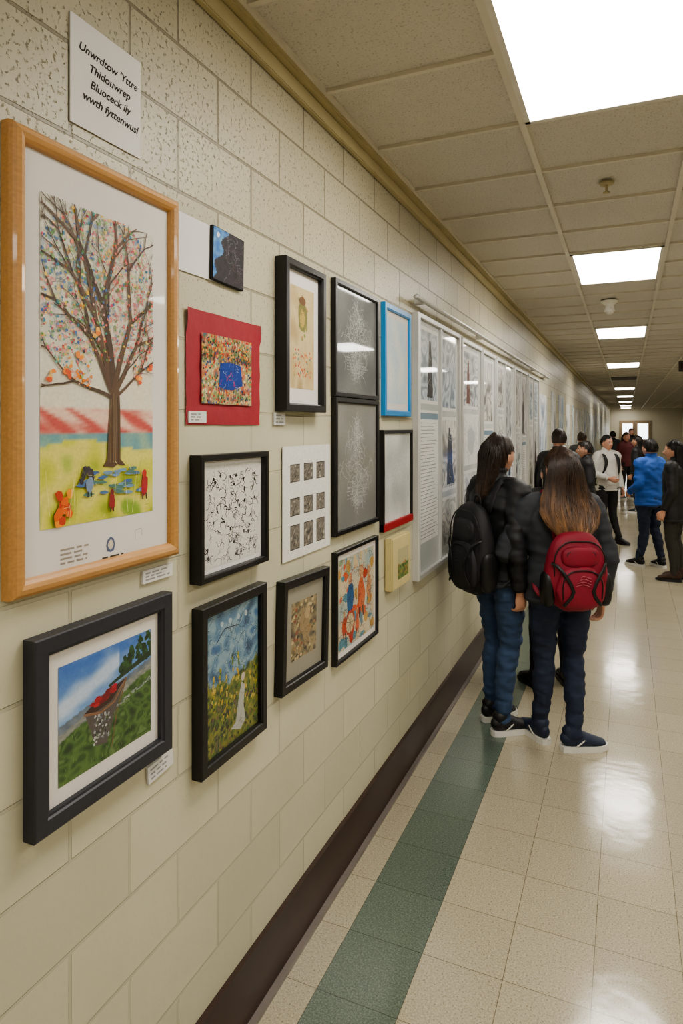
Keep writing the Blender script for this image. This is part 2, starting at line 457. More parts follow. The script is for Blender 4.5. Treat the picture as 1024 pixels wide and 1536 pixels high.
def art_chalk(seed,base=(84,86,84),top=None):
    def f(A):
        w,h=A.w,A.h
        A.grid(0,0,w,h,20,30,lambda u,v:mixc(base,mixc(base,(150,150,146),0.5),nz(u,v,3,seed)+0.3))
        for k in range(300):
            t=R.random(); x=w*(0.5+R.gauss(0,.05+.14*(1-abs(2*t-1)))); y=h*(0.15+0.7*t)
            scrib(A,x,y,0.012,mixc(base,R.choice([(190,192,188),(170,174,170),(214,214,208)]),0.8),5,0.0017)
        for k in range(4): textlines(A,w*.25,h*(.3-.03*k),w*.8,h*(.33-.03*k),1,mixc(base,(200,200,196),0.5))
    return f

def art_pale(seed,base=(190,200,204),n=60):
    def f(A):
        w,h=A.w,A.h
        A.grid(0,0,w,h,20,30,lambda u,v:mixc(base,(216,218,214),nz(u,v,3,seed)+0.5))
        for k in range(n): scrib(A,w*R.uniform(.15,.85),h*R.uniform(.15,.85),0.014,mixc(base,(110,116,124),0.35),4,0.0014)
    return f

def art_land(A):
    w,h=A.w,A.h
    A.grid(0,0,w,h,16,20,lambda u,v:(176,168,130) if v>0.45 else pal([(70,100,60),(120,130,70),(90,84,60)],u,v,6,3))
    for k in range(40): A.disc(w*R.random(),h*R.uniform(.1,.5),0.006,0.008,R.choice([(60,90,50),(110,120,60),(170,120,70)]),6,0.3)

def textlines(A,x0,y0,x1,y1,n,col=(90,90,92)):
    for i in range(n):
        y=y1-(y1-y0)*(i+0.5)/n; x=x0
        e=x1-R.random()*(x1-x0)*0.3
        while x<e:
            l=R.uniform(0.01,0.035); A.rect(x,y-0.002,min(e,x+l),y+0.002,col); x+=l+0.006

def art_panel(seed,kind):
    def f(A):
        w,h=A.w,A.h
        A.grid(0,0,w,h,14,26,lambda u,v:mixc((176,182,182),(214,214,210),nz(u,v*2,2,seed)+0.5))
        rr=random.Random(seed)
        ncol=2 if kind==2 else 1
        cw=w/ncol
        for c in range(ncol):
            y=h*0.98
            while y>h*0.1:
                ph=rr.uniform(0.25,0.55)*h
                if y-ph<0.02*h: ph=y-0.02*h
                x0=c*cw+cw*0.08; x1=(c+1)*cw-cw*0.08
                t=rr.choice(['sketch','photo','text','tall','tall','photo'])
                A.rect(x0,y-ph+0.015,x1,y,(228,228,224))
                if t=='text':
                    A.rect(x0+.01,y-0.05,x1-.01,y-0.015,(110,136,156)); textlines(A,x0+.02,y-ph+0.03,x1-.02,y-0.06,int(ph/0.022),(120,120,122))
                elif t=='sketch':
                    for k in range(60): scrib(A,rr.uniform(x0+.05,x1-.05),rr.uniform(y-ph+.06,y-.05),0.022,rr.choice([(150,156,160),(120,126,132)]),6,0.0022)
                    A.disc((x0+x1)/2,y-ph*.5,cw*.2,ph*.25,(186,190,192),12,0.2,0)
                else:
                    sd=rr.random()*40; tint=rr.choice([(0,0,0),(0,0,0),(10,2,-8),(-8,0,12)])
                    P=[(64,68,74),(140,146,150),(206,208,208),(110,118,126),(222,222,218),(176,184,190)]
                    P=[tuple(a+b for a,b in zip(p,tint)) for p in P]
                    A.grid(x0+.02,y-ph+.035,x1-.02,y-.02,30,40,lambda u,v:mixc(pal(P,u*0.8,v*1.1,4,sd),(224,226,226),0.45*v+0.1))
                    if t=='tall':
                        for q in range(rr.randint(1,2)):
                            cx=rr.uniform(x0+.12,x1-.12); b=y-ph+.05; s=ph*rr.uniform(.5,.75); ww=rr.uniform(.05,.08)
                            pts=[]
                            for k in range(7): pts.append((cx-ww*(1-0.75*k/6)*rr.uniform(.8,1.1),b+s*k/6))
                            for k in range(6,-1,-1): pts.append((cx+ww*(1-0.75*k/6)*rr.uniform(.8,1.1),b+s*k/6))
                            A.poly(pts,rr.choice([(44,46,52),(70,74,82),(110,74,66),(60,76,104)]))
                    for k in range(26): scrib(A,rr.uniform(x0+.06,x1-.06),rr.uniform(y-ph+.08,y-.06),0.018,rr.choice([(90,94,100),(206,208,208),(150,154,160)]),4,0.0022)
                y-=ph+0.02
    return f

def on_wall(name,x,yc,zc,tilt=0.0,flip=False):
    e=empty(name)
    m=Matrix(((0,0,1,0),(1,0,0,0),(0,1,0,0),(0,0,0,1)))
    if flip: m=Matrix(((0,0,-1,0),(-1,0,0,0),(0,1,0,0),(0,0,0,1)))
    e.matrix_world=Matrix.Translation((x,yc,zc))@m@Matrix.Rotation(tilt,4,'Z')
    return e

def frame_mesh(name,W,H,prof,mat,parent):
    bm=bmesh.new(); rings=[]
    for ins,z in prof:
        a=W/2-ins;b=H/2-ins
        rings.append([bm.verts.new(p) for p in ((-a,-b,z),(a,-b,z),(a,b,z),(-a,b,z))])
    for r0,r1 in zip(rings[:-1],rings[1:]):
        for k in range(4): bm.faces.new((r0[k],r0[(k+1)%4],r1[(k+1)%4],r1[k]))
    bm.faces.new(rings[0][::-1])
    return bm_obj(name,bm,[mat],parent)

def quad(name,x0,y0,x1,y1,z,mat,parent,t=0.0012):
    bm=bmesh.new(); bbox(bm,x0,x1,y0,y1,z-t,z)
    return bm_obj(name,bm,[mat],parent)

def framed(name,y0,y1,z0,z1,bw,dep,fmat,board,art,margin=None,rect=None,glaze=True,tilt=0.0,rounded=False):
    yc=(y0+y1)/2;zc=(z0+z1)/2;W=y1-y0;H=z1-z0
    e=on_wall(name,0.001,yc,zc,tilt)
    if rounded:
        prof=[(0,0),(0,dep*0.6),(bw*0.08,dep*0.85),(bw*0.25,dep),(bw*0.5,dep*1.08),(bw*0.75,dep*0.98),(bw*0.93,dep*0.8),(bw,dep*0.6),(bw,dep*0.3)]
    else:
        prof=[(0,0),(0,dep*0.94),(bw*0.08,dep),(bw*0.8,dep),(bw*0.88,dep*0.88),(bw,dep*0.85),(bw,dep*0.3)]
    fr=frame_mesh('moulding',W,H,prof,fmat,e)
    zb=dep*0.5
    quad('mount_board',-W/2+bw*0.9,-H/2+bw*0.9,W/2-bw*0.9,H/2-bw*0.9,zb,board,e,0.003)
    if rect: ax0,ax1,ay0,ay1=rect[0]-yc,rect[1]-yc,rect[2]-zc,rect[3]-zc
    else:
        mx,my=margin; ax0=-W/2+bw+mx;ax1=-ax0;ay0=-H/2+bw+my;ay1=-ay0
    A=Art(ax1-ax0,ay1-ay0); art(A)
    A.build('artwork',e,ax0,ay0,zb+0.0008,GLAZED if glaze else PAINT)
    return e

def sheet(name,y0,y1,z0,z1,art,tilt=0,glaze=False,x=0.002):
    e=on_wall(name,x,(y0+y1)/2,(z0+z1)/2,tilt)
    W=y1-y0;H=z1-z0
    quad('paper',-W/2,-H/2,W/2,H/2,0.0018,M_paper,e,0.0018)
    if art:
        A=Art(W,H); art(A); A.build('print',e,-W/2,-H/2,0.0022,GLAZED if glaze else PAINT)
    return e

# ---------------------------------------------------------------- materials
M_paper=mk('paper_white',(216,214,212),0.8,var=0.02)
M_board=mk('mount_board_white',(216,211,206),0.75,var=0.02,coat=0.5)
M_boardg=mk('mount_board_grey',(140,135,122),0.75,var=0.03,coat=0.5)
M_black=mk('frame_black',(22,21,22),0.35,var=0.1,bump=0.05)
M_navy=mk('frame_charcoal',(46,46,54),0.45,var=0.1,bump=0.08)
M_oak=mk('frame_oak',(188,140,84),0.38,var=0.14,vscale=14,coat=0.3,bump=0.05,stretch=(1,12,12))
M_blue=mk('frame_blue',(34,128,190),0.35,var=0.05)
M_red=mk('red_mat',(150,40,50),0.7,var=0.08,bump=0.1)
M_alu=mk('aluminium',(206,206,204),0.4,metal=0.45,var=0.04)
M_cream=mk('cream_box',(196,182,132),0.6)
M_ink=mk('ink',(34,32,34),0.8)
M_trim=mk('cream_trim',(180,168,130),0.5,var=0.06,bump=0.05)
M_grid=mk('ceiling_grid_metal',(214,208,194),0.5,var=0.03)
M_base=mk('rubber_base_brown',(58,40,35),0.4,var=0.12)
M_strip=mk('floor_edge_strip',(120,112,106),0.4)

def wall_material():
    m=D.materials.new('painted_block_wall'); m.use_nodes=True
    nt=m.node_tree; b=nt.nodes['Principled BSDF']; L=nt.links.new
    tc=nd(nt,'ShaderNodeTexCoord'); sp=nd(nt,'ShaderNodeSeparateXYZ'); L(tc.outputs['Object'],sp.inputs[0])
    ay=nd(nt,'ShaderNodeMath',operation='ADD'); ay.inputs[1].default_value=-0.1225+3.43; L(sp.outputs['Y'],ay.inputs[0])
    az=nd(nt,'ShaderNodeMath',operation='ADD'); az.inputs[1].default_value=-0.151; L(sp.outputs['Z'],az.inputs[0])
    cb=nd(nt,'ShaderNodeCombineXYZ'); L(ay.outputs[0],cb.inputs['X']); L(az.outputs[0],cb.inputs['Y'])
    br=nd(nt,'ShaderNodeTexBrick')
    br.inputs['Scale'].default_value=1; br.inputs['Brick Width'].default_value=0.343; br.inputs['Row Height'].default_value=0.182
    br.inputs['Mortar Size'].default_value=0.0046; br.inputs['Mortar Smooth'].default_value=0.3; br.inputs['Bias'].default_value=0
    br.inputs['Color1'].default_value=(0.93,0.93,0.93,1); br.inputs['Color2'].default_value=(1.05,1.05,1.05,1); br.inputs['Mortar'].default_value=(0.97,0.97,0.97,1)
    L(cb.outputs[0],br.inputs['Vector'])
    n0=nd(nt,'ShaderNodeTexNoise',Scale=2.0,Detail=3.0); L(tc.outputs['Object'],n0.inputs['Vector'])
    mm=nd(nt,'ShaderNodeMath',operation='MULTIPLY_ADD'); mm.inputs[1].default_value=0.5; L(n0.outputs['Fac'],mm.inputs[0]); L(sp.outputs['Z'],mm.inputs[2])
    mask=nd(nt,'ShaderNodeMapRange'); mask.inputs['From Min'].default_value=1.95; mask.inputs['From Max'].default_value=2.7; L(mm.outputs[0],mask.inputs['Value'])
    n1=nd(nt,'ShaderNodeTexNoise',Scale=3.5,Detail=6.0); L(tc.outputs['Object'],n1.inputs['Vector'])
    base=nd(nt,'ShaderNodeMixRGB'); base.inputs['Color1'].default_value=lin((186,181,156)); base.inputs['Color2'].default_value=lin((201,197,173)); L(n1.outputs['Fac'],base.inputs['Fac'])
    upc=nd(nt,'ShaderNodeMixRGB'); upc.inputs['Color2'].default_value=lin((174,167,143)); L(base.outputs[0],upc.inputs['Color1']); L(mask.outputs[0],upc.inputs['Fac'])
    mul=nd(nt,'ShaderNodeMixRGB',blend_type='MULTIPLY'); mul.inputs['Fac'].default_value=1; L(upc.outputs[0],mul.inputs['Color1']); L(br.outputs['Color'],mul.inputs['Color2'])
    mf=nd(nt,'ShaderNodeMath',operation='MULTIPLY'); L(br.outputs['Fac'],mf.inputs[0]); 
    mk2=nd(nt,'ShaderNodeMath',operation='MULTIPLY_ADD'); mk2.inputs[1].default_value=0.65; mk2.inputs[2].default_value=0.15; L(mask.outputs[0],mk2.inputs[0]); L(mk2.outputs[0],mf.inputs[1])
    mo=nd(nt,'ShaderNodeMixRGB'); mo.inputs['Color2'].default_value=lin((112,105,86)); L(mul.outputs[0],mo.inputs['Color1']); L(mf.outputs[0],mo.inputs['Fac'])
    v=nd(nt,'ShaderNodeTexNoise',Scale=95.0,Detail=3.0,Roughness=0.65); L(tc.outputs['Object'],v.inputs['Vector'])
    pit=nd(nt,'ShaderNodeMapRange'); pit.inputs['From Min'].default_value=0.42; pit.inputs['From Max'].default_value=0.33; L(v.outputs['Fac'],pit.inputs['Value'])
    pm=nd(nt,'ShaderNodeMath',operation='MULTIPLY'); L(pit.outputs[0],pm.inputs[0])
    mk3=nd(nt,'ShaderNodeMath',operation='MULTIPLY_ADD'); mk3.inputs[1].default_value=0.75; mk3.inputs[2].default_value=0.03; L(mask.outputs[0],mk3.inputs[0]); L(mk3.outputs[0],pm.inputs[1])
    pc=nd(nt,'ShaderNodeMixRGB'); pc.inputs['Color2'].default_value=lin((94,89,72)); L(mo.outputs[0],pc.inputs['Color1']); L(pm.outputs[0],pc.inputs['Fac'])
    L(pc.outputs[0],b.inputs['Base Color'])
    h1=nd(nt,'ShaderNodeMath',operation='MULTIPLY'); h1.inputs[1].default_value=-1.0; L(br.outputs['Fac'],h1.inputs[0])
    h2=nd(nt,'ShaderNodeMath',operation='MULTIPLY_ADD'); h2.inputs[1].default_value=-0.6; L(pm.outputs[0],h2.inputs[0]); L(h1.outputs[0],h2.inputs[2])
    n3=nd(nt,'ShaderNodeTexNoise',Scale=30.0,Detail=4.0); L(tc.outputs['Object'],n3.inputs['Vector'])
    h3=nd(nt,'ShaderNodeMath',operation='MULTIPLY_ADD'); h3.inputs[1].default_value=0.25; L(n3.outputs['Fac'],h3.inputs[0]); L(h2.outputs[0],h3.inputs[2])
    bp=nd(nt,'ShaderNodeBump',Strength=0.8,Distance=0.004); L(h3.outputs[0],bp.inputs['Height']); L(bp.outputs[0],b.inputs['Normal'])
    b.inputs['Roughness'].default_value=0.42; b.inputs['Specular IOR Level'].default_value=0.4
    return m

def floor_material():
    m=D.materials.new('speckled_vinyl_tile'); m.use_nodes=True
    nt=m.node_tree; b=nt.nodes['Principled BSDF']; L=nt.links.new
    tc=nd(nt,'ShaderNodeTexCoord'); sp=nd(nt,'ShaderNodeSeparateXYZ'); L(tc.outputs['Object'],sp.inputs[0])
    ax=nd(nt,'ShaderNodeMath',operation='ADD'); ax.inputs[1].default_value=-0.135+2.62; L(sp.outputs['X'],ax.inputs[0])
    ay=nd(nt,'ShaderNodeMath',operation='ADD'); ay.inputs[1].default_value=10.48; L(sp.outputs['Y'],ay.inputs[0])
    cb=nd(nt,'ShaderNodeCombineXYZ'); L(ax.outputs[0],cb.inputs['X']); L(ay.outputs[0],cb.inputs['Y'])
    br=nd(nt,'ShaderNodeTexBrick',offset=0.0)
    br.inputs['Scale'].default_value=1; br.inputs['Brick Width'].default_value=0.262; br.inputs['Row Height'].default_value=0.262
    br.inputs['Mortar Size'].default_value=0.0012; br.inputs['Mortar Smooth'].default_value=0.1
    br.inputs['Color1'].default_value=(0.94,0.94,0.94,1); br.inputs['Color2'].default_value=(1.03,1.03,1.03,1); br.inputs['Mortar'].default_value=(0.38,0.36,0.33,1)
    L(cb.outputs[0],br.inputs['Vector'])
    n=nd(nt,'ShaderNodeTexNoise',Scale=170.0,Detail=3.0,Roughness=0.7); L(tc.outputs['Object'],n.inputs['Vector'])
    r=nd(nt,'ShaderNodeValToRGB'); L(n.outputs['Fac'],r.inputs[0])
    e=r.color_ramp.elements; e[0].position=0.33; e[0].color=lin((116,105,88)); e[1].position=0.43; e[1].color=lin((168,159,137))
    k=r.color_ramp.elements.new(0.6); k.color=lin((182,173,151)); k=r.color_ramp.elements.new(0.68); k.color=lin((202,194,174))
    g=nd(nt,'ShaderNodeValToRGB'); L(n.outputs['Fac'],g.inputs[0])
    e=g.color_ramp.elements; e[0].position=0.36; e[0].color=lin((78,88,80)); e[1].position=0.66; e[1].color=lin((118,129,118))
    k=g.color_ramp.elements.new(0.5); k.color=lin((94,107,97))
    a1=nd(nt,'ShaderNodeMath',operation='GREATER_THAN'); a1.inputs[1].default_value=0.135; L(sp.outputs['X'],a1.inputs[0])
    a2=nd(nt,'ShaderNodeMath',operation='LESS_THAN'); a2.inputs[1].default_value=0.397; L(sp.outputs['X'],a2.inputs[0])
    a3=nd(nt,'ShaderNodeMath',operation='MULTIPLY'); L(a1.outputs[0],a3.inputs[0]); L(a2.outputs[0],a3.inputs[1])
    mx=nd(nt,'ShaderNodeMixRGB'); L(a3.outputs[0],mx.inputs['Fac']); L(r.outputs[0],mx.inputs['Color1']); L(g.outputs[0],mx.inputs['Color2'])
    mul=nd(nt,'ShaderNodeMixRGB',blend_type='MULTIPLY'); mul.inputs['Fac'].default_value=1; L(mx.outputs[0],mul.inputs['Color1']); L(br.outputs['Color'],mul.inputs['Color2'])
    L(mul.outputs[0],b.inputs['Base Color'])
    n2=nd(nt,'ShaderNodeTexNoise',Scale=2.5,Detail=5.0); L(tc.outputs['Object'],n2.inputs['Vector'])
    rr=nd(nt,'ShaderNodeMapRange'); rr.inputs['To Min'].default_value=0.08; rr.inputs['To Max'].default_value=0.20; L(n2.outputs['Fac'],rr.inputs['Value']); L(rr.outputs[0],b.inputs['Roughness'])
    n3=nd(nt,'ShaderNodeTexNoise',Scale=9.0,Detail=2.0); L(tc.outputs['Object'],n3.inputs['Vector'])
    hh=nd(nt,'ShaderNodeMath',operation='MULTIPLY_ADD'); hh.inputs[1].default_value=-0.25; L(br.outputs['Fac'],hh.inputs[0]); L(n3.outputs['Fac'],hh.inputs[2])
    bp=nd(nt,'ShaderNodeBump',Strength=0.10,Distance=0.01); L(hh.outputs[0],bp.inputs['Height']); L(bp.outputs[0],b.inputs['Normal'])
    b.inputs['Specular IOR Level'].default_value=0.7
    return m

def ceil_material():
    m=mk('acoustic_tile',(207,202,192),0.9,var=0.04,vscale=1.5,bump=0.5,bscale=130)
    nt=m.node_tree; b=nt.nodes['Principled BSDF']; L=nt.links.new
    tc=nd(nt,'ShaderNodeTexCoord'); n=nd(nt,'ShaderNodeTexNoise',Scale=120.0,Detail=2.0); L(tc.outputs['Object'],n.inputs['Vector'])
    mr=nd(nt,'ShaderNodeMapRange'); mr.inputs['From Min'].default_value=0.42; mr.inputs['From Max'].default_value=0.32; mr.inputs['To Max'].default_value=0.4; L(n.outputs['Fac'],mr.inputs['Value'])
    old=b.inputs['Base Color'].links[0].from_socket
    mx=nd(nt,'ShaderNodeMixRGB'); mx.inputs['Color2'].default_value=lin((120,112,100)); L(old,mx.inputs['Color1']); L(mr.outputs[0],mx.inputs['Fac']); L(mx.outputs[0],b.inputs['Base Color'])
    return m
M_wall=wall_material(); M_floor=floor_material(); M_ceil=ceil_material()
M_plain=mk('painted_wall_plain',(190,184,166),0.6,var=0.04,vscale=2)

# ---------------------------------------------------------------- room shell
Y0,Y1,XR,H=-4.0,46.0,4.2,2.92
def shell(name,b,mat):
    bm=bmesh.new(); bbox(bm,*b); return bm_obj(name,bm,[mat])
shell('floor',(-0.2,XR+0.2,Y0,Y1,-0.1,0),M_floor)
shell('wall_left',(-0.2,0,Y0,Y1,0,H+0.1),M_wall)
shell('wall_right',(XR,XR+0.2,Y0,Y1,0,H+0.1),M_wall)
shell('wall_end',(-0.2,XR+0.2,Y1,Y1+0.2,0,H+0.1),M_plain)
shell('wall_back',(-0.2,XR+0.2,Y0-0.2,Y0,0,H+0.1),M_plain)
shell('ceiling',(-0.2,XR+0.2,Y0,Y1,H+0.012,H+0.1),M_ceil)
bm=bmesh.new()
bbox(bm,0,0.010,Y0,Y1,0.012,0.205,0); bbox(bm,0,0.016,Y0,Y1,0.198,0.21,0)
bbox(bm,0,0.03,Y0,Y1,0,0.014,1)
bm_obj('baseboard_left',bm,[M_base,M_strip])
bm=bmesh.new(); bbox(bm,XR-0.012,XR,Y0,Y1,0,0.15); bm_obj('baseboard_right',bm,[M_base])
bm=bmesh.new()
bbox(bm,0,0.022,Y0,Y1,H-0.075,H-0.02,0,0.004)
bbox(bm,0,0.045,Y0,Y1,H-0.02,H+0.012,0,0.003)
bm_obj('trim_1',bm,[M_trim])
GX=[0.045+0.605*k for k in range(8)]
GY=[2.6+0.52*k for k in range(-12,84)]
bm=bmesh.new()
for x in GX:
    if x<XR: bbox(bm,x-0.012,x+0.012,Y0,Y1,H-0.004,H+0.012)
for y in GY:
    if Y0<y<Y1: bbox(bm,0.045,XR,y-0.009,y+0.009,H-0.002,H+0.012)
bm_obj('ceiling_grid',bm,[M_grid])

# troffer lights
M_lens=mk('light_diffuser',(255,248,236),0.5,var=0.0,emis=1)
nt=M_lens.node_tree; nt.nodes['Principled BSDF'].inputs['Emission Color'].default_value=(1,0.955,0.875,1); nt.nodes['Principled BSDF'].inputs['Emission Strength'].default_value=15.0
M_lensf=mk('light_housing',(220,216,208),0.5)
def troffer(y0,y1,col=1):
    x0,x1=GX[col]+0.012,GX[col+1]-0.012
    e=empty('ceiling_light_panel',((x0+x1)/2,(y0+y1)/2,H))
    a=(x1-x0)/2;b=(y1-y0)/2-0.011
    bm=bmesh.new(); bbox(bm,-a+0.018,a-0.018,-b+0.018,b-0.018,-0.004,0.008); bm_obj('diffuser',bm,[M_lens],e)
    bm=bmesh.new()
    bbox(bm,-a,-a+0.02,-b,b,-0.008,0.01); bbox(bm,a-0.02,a,-b,b,-0.008,0.01); bbox(bm,-a,a,-b,-b+0.02,-0.008,0.01); bbox(bm,-a,a,b-0.02,b,-0.008,0.01)
    bm_obj('housing',bm,[M_lensf],e)
for k in (-8,-2,4,11,20,36,47,58,70,80):
    y=2.6+0.52*k
    troffer(y,y+1.04)
for k in (-8,-2,4,11,19,27):  # extra row of panels, added outside the view to brighten the hallway
    y=2.6+0.52*k
    troffer(y,y+1.04,4)
bm=bmesh.new(); M_dark=mk('dark_metal',(70,64,58),0.6)
yv=2.6+0.52*27
bbox(bm,GX[1]+.02,GX[2]-.02,yv,yv+1.0,H-0.012,H+0.008,0)
for k in range(9): bbox(bm,GX[1]+.04,GX[2]-.04,yv+0.05+k*0.1,yv+0.09+k*0.1,H-0.022,H-0.01,1)
bm_obj('air_vent',bm,[M_dark,mk('vent_slat',(100,92,82),0.5)])
M_wplas=mk('white_plastic',(232,230,222),0.4)
bm=bmesh.new(); tube(bm,[(0,0,0.0),(0,0,-0.02),(0,0,-0.05),(0,0,-0.10)],[0.075,0.07,0.035,0.05],seg=20,sub=2,rnd=0.1)
ellipsoid(bm,(0,0,-0.11),(0.035,0.035,0.02),1)
o=bm_obj('smoke_detector',bm,[M_wplas,M_lensf]); o.location=(0.87,6.55,H)
bm=bmesh.new(); tube(bm,[(0,0,0),(0,0,-0.01)],[0.035,0.03],seg=18,sub=1,rnd=0.1); tube(bm,[(0,0,0),(0,0,-0.045)],[0.008,0.006],seg=10,sub=1); tube(bm,[(0,0,-0.045),(0,0,-0.05)],[0.016,0.016],seg=12,sub=1,rnd=0.05)
o=bm_obj('fire_sprinkler',bm,[M_trim]); o.location=(0.93,3.38,H)
bm=bmesh.new(); bbox(bm,-0.16,0.16,-0.02,0.02,-0.24,-0.06,0,0.006); tube(bm,[(0,0,0),(0,0,-0.07)],[0.012,0.012],sub=1,seg=10); bbox(bm,-0.13,0.13,-0.023,0.023,-0.21,-0.09,1)
o=bm_obj('exit_sign',bm,[M_dark,mk('exit_face',(60,30,28),0.4)]); o.location=(1.98,12.4,H)
M_door=mk('door_wood',(150,128,98),0.5,var=0.12,stretch=(6,6,1))
M_glassday=mk('window_daylight',(235,240,245),0.3,emis=3.0)
Yd=Y1-0.003
bm=bmesh.new(); bbox(bm,0.55,2.45,Yd-0.05,Yd,0,2.15,0); 
for x in (0.65,1.55): bbox(bm,x,x+0.8,Yd-0.08,Yd-0.05,0.02,2.05,1); bbox(bm,x+0.1,x+0.7,Yd-0.09,Yd-0.08,0.95,1.95,2); bbox(bm,x+0.1,x+0.7,Yd-0.11,Yd-0.08,0.88,0.92,0)
bm_obj('door_1',bm,[mk('door_frame_tan',(140,126,104),0.5),M_door,M_glassday])

# ---------------------------------------------------------------- wall artwork
e=framed('framed_tree_painting',0.822,1.294,1.44,2.295,0.033,0.030,M_oak,M_board,art_tree,rect=(0.892,1.208,1.556,2.19),rounded=True)
A=Art(0.3,0.06); A.disc(0.165,0.03,0.013,0.017,(90,100,130),8,0.1); A.disc(0.165,0.03,0.008,0.011,(200,190,170),8,0.1); textlines(A,0.03,0.01,0.11,0.045,4,(150,140,130)); textlines(A,0.14,0.0,0.21,0.01,1,(70,66,60)); A.line([(0.24,0.03),(0.24,0.05),(0.26,0.052),(0.262,0.035)],0.001,0.001,(120,116,110))
A.build('caption_print',e,-0.148,-0.398,0.0156,PAINT)
framed('framed_boat_painting',0.868,1.264,0.985,1.357,0.037,0.030,M_navy,M_board,art_boat,rect=(0.935,1.202,1.052,1.285))
framed('framed_garden_painting',1.378,1.707,0.846,1.284,0.030,0.032,M_black,M_black,art_castle,margin=(0.0,0.0))
framed('framed_ink_script_drawing',1.369,1.71,1.348,1.677,0.017,0.036,M_black,M_paper,art_script,margin=(0.012,0.012))
framed('framed_sepia_painting',1.81,2.155,0.89,1.25,0.030,0.030,M_black,M_boardg,art_tilt,margin=(0.048,0.055),tilt=-0.045)
framed('framed_botanical_print',1.809,2.105,1.80,2.29,0.026,0.042,M_black,M_board,art_gold,margin=(0.036,0.050))
framed('framed_chalk_drawing',2.232,2.70,1.865,2.31,0.020,0.022,M_black,M_black,art_chalk(1,(92,94,94)),margin=(0.0,0.0))
framed('framed_chalk_portrait',2.235,2.70,1.335,1.862,0.020,0.022,M_black,M_black,art_chalk(4,(116,116,112)),margin=(0.0,0.0))
framed('framed_blue_border_print',2.775,3.165,1.80,2.315,0.028,0.022,M_blue,M_board,art_pale(2,(186,206,216),14),margin=(0.03,0.03))
ee=framed('framed_pencil_drawing',2.755,3.19,1.275,1.735,0.017,0.022,M_black,M_board,art_pale(5,(172,174,170)),margin=(0.0,0.0))
bm=bmesh.new(); bbox(bm,-0.2175,0.2175,-0.23,-0.195,0.001,0.024,0,0.002); bm_obj('red_bottom_rail',bm,[mk('red_paint',(150,30,38),0.5)],ee)
framed('framed_folk_art_print',2.24,2.69,0.845,1.275,0.016,0.022,M_black,M_board,art_folk,margin=(0.022,0.022))
e=on_wall('small_canvas_box',0.001,2.955,1.115)
bm=bmesh.new(); bbox(bm,-0.135,0.135,-0.122,0.122,0,0.04,0,0.006); bm_obj('canvas',bm,[M_cream],e)
A=Art(0.16,0.14); art_land(A); A.build('picture',e,-0.06,-0.08,0.0408,PAINT)
def redsheet():
    e=on_wall('red_matted_picture',0.001,1.53,1.904)
    bm=bmesh.new()
    n=14
    vs=[[bm.verts.new((-0.18+0.36*i/n,-0.149+0.298*j/n,0.003+0.003*noise.noise(Vector((i*.5,j*.5,2)))+(0.005 if (i in(0,n) and j>n-3) else 0))) for i in range(n+1)] for j in range(n+1)]
    for j in range(n):
        for i in range(n): bm.faces.new((vs[j][i],vs[j][i+1],vs[j+1][i+1],vs[j+1][i]))
    o=bm_obj('red_board',bm,[M_red],e,True)
    A=Art(0.245,0.185); art_quilt(A); A.build('collage',e,-0.12,-0.093,0.0075,PAINT)
redsheet()
sheet('ink_studies_sheet',1.85,2.215,1.31,1.685,art_nine,x=0.004)
sheet('blank_paper_sheet',1.31,1.47,2.14,2.285,None,0.0)
e=on_wall('small_dark_canvas',0.001,1.53,2.213,-0.03)
bm=bmesh.new(); bbox(bm,-0.078,0.078,-0.073,0.073,0,0.012,0,0.002); bm_obj('canvas',bm,[M_ink],e)
A=Art(0.15,0.14); art_tile(A); A.build('picture',e,-0.075,-0.07,0.0126,GLAZED)
e=sheet('paper_sign',0.977,1.183,2.36,2.58,None)
lines=["Unwrdtow 'Yttre","Thidouwrep","Bluoceck ily","wwth fyttenwusl"]
for i,t in enumerate(lines):
    cu=D.curves.new('t','FONT'); cu.body=t; cu.size=0.0245; cu.align_x='CENTER'; cu.extrude=0.0002; cu.offset=0.0004; cu.shear=0.25
    to=D.objects.new('t',cu); COL.objects.link(to)
    me=D.meshes.new_from_object(to.evaluated_get(bpy.context.evaluated_depsgraph_get())); D.objects.remove(to)
    o=obj('text_line_%d'%(i+1),me,[M_ink],e); o.location=(0.004+0.002*i,0.042-0.032*i,0.0022); o.rotation_euler=(0,0,-0.05)
def label(yc,zc,w=0.09,h=0.032,tilt=0):
    e=on_wall('artwork_label',0.001,yc,zc,tilt); quad('card',-w/2,-h/2,w/2,h/2,0.006,M_paper,e,0.006)
    A=Art(w,h); textlines(A,0.008,0.004,w-0.008,h-0.004,3,(150,148,146)); A.build('print',e,-w/2,-h/2,0.0065,PAINT)
label(1.24,1.404,0.105,0.03); label(1.25,0.945,0.09,0.04,0.1); label(1.395,1.775,0.075,0.03); label(1.83,1.775,0.07,0.04)

def case(y0,y1,z0,z1,kind,seed):
    e=on_wall('display_case',0.001,(y0+y1)/2,(z0+z1)/2); W=y1-y0;Hh=z1-z0
    frame_mesh('frame',W,Hh,[(0,0),(0,0.033),(0.004,0.038),(0.026,0.038),(0.03,0.034),(0.03,0.01)],M_alu,e)
    if kind==2:
        bm=bmesh.new(); bbox(bm,-0.012,0.012,-Hh/2+.02,Hh/2-.02,0.02,0.035,0,0.002); bm_obj('mullion',bm,[M_alu],e)
    quad('backing',-W/2+.025,-Hh/2+.025,W/2-.025,Hh/2-.025,0.02,M_paper,e,0.005)
    A=Art(W-.06,Hh-.06); art_panel(seed,kind)(A); A.build('posters',e,-W/2+.03,-Hh/2+.03,0.022,GLAZED)
case(3.245,4.17,0.95,2.345,2,3)
case(4.22,4.86,0.95,2.335,1,8)
case(4.89,5.42,0.95,2.33,1,12)
case(5.46,6.35,0.95,2.33,2,21)
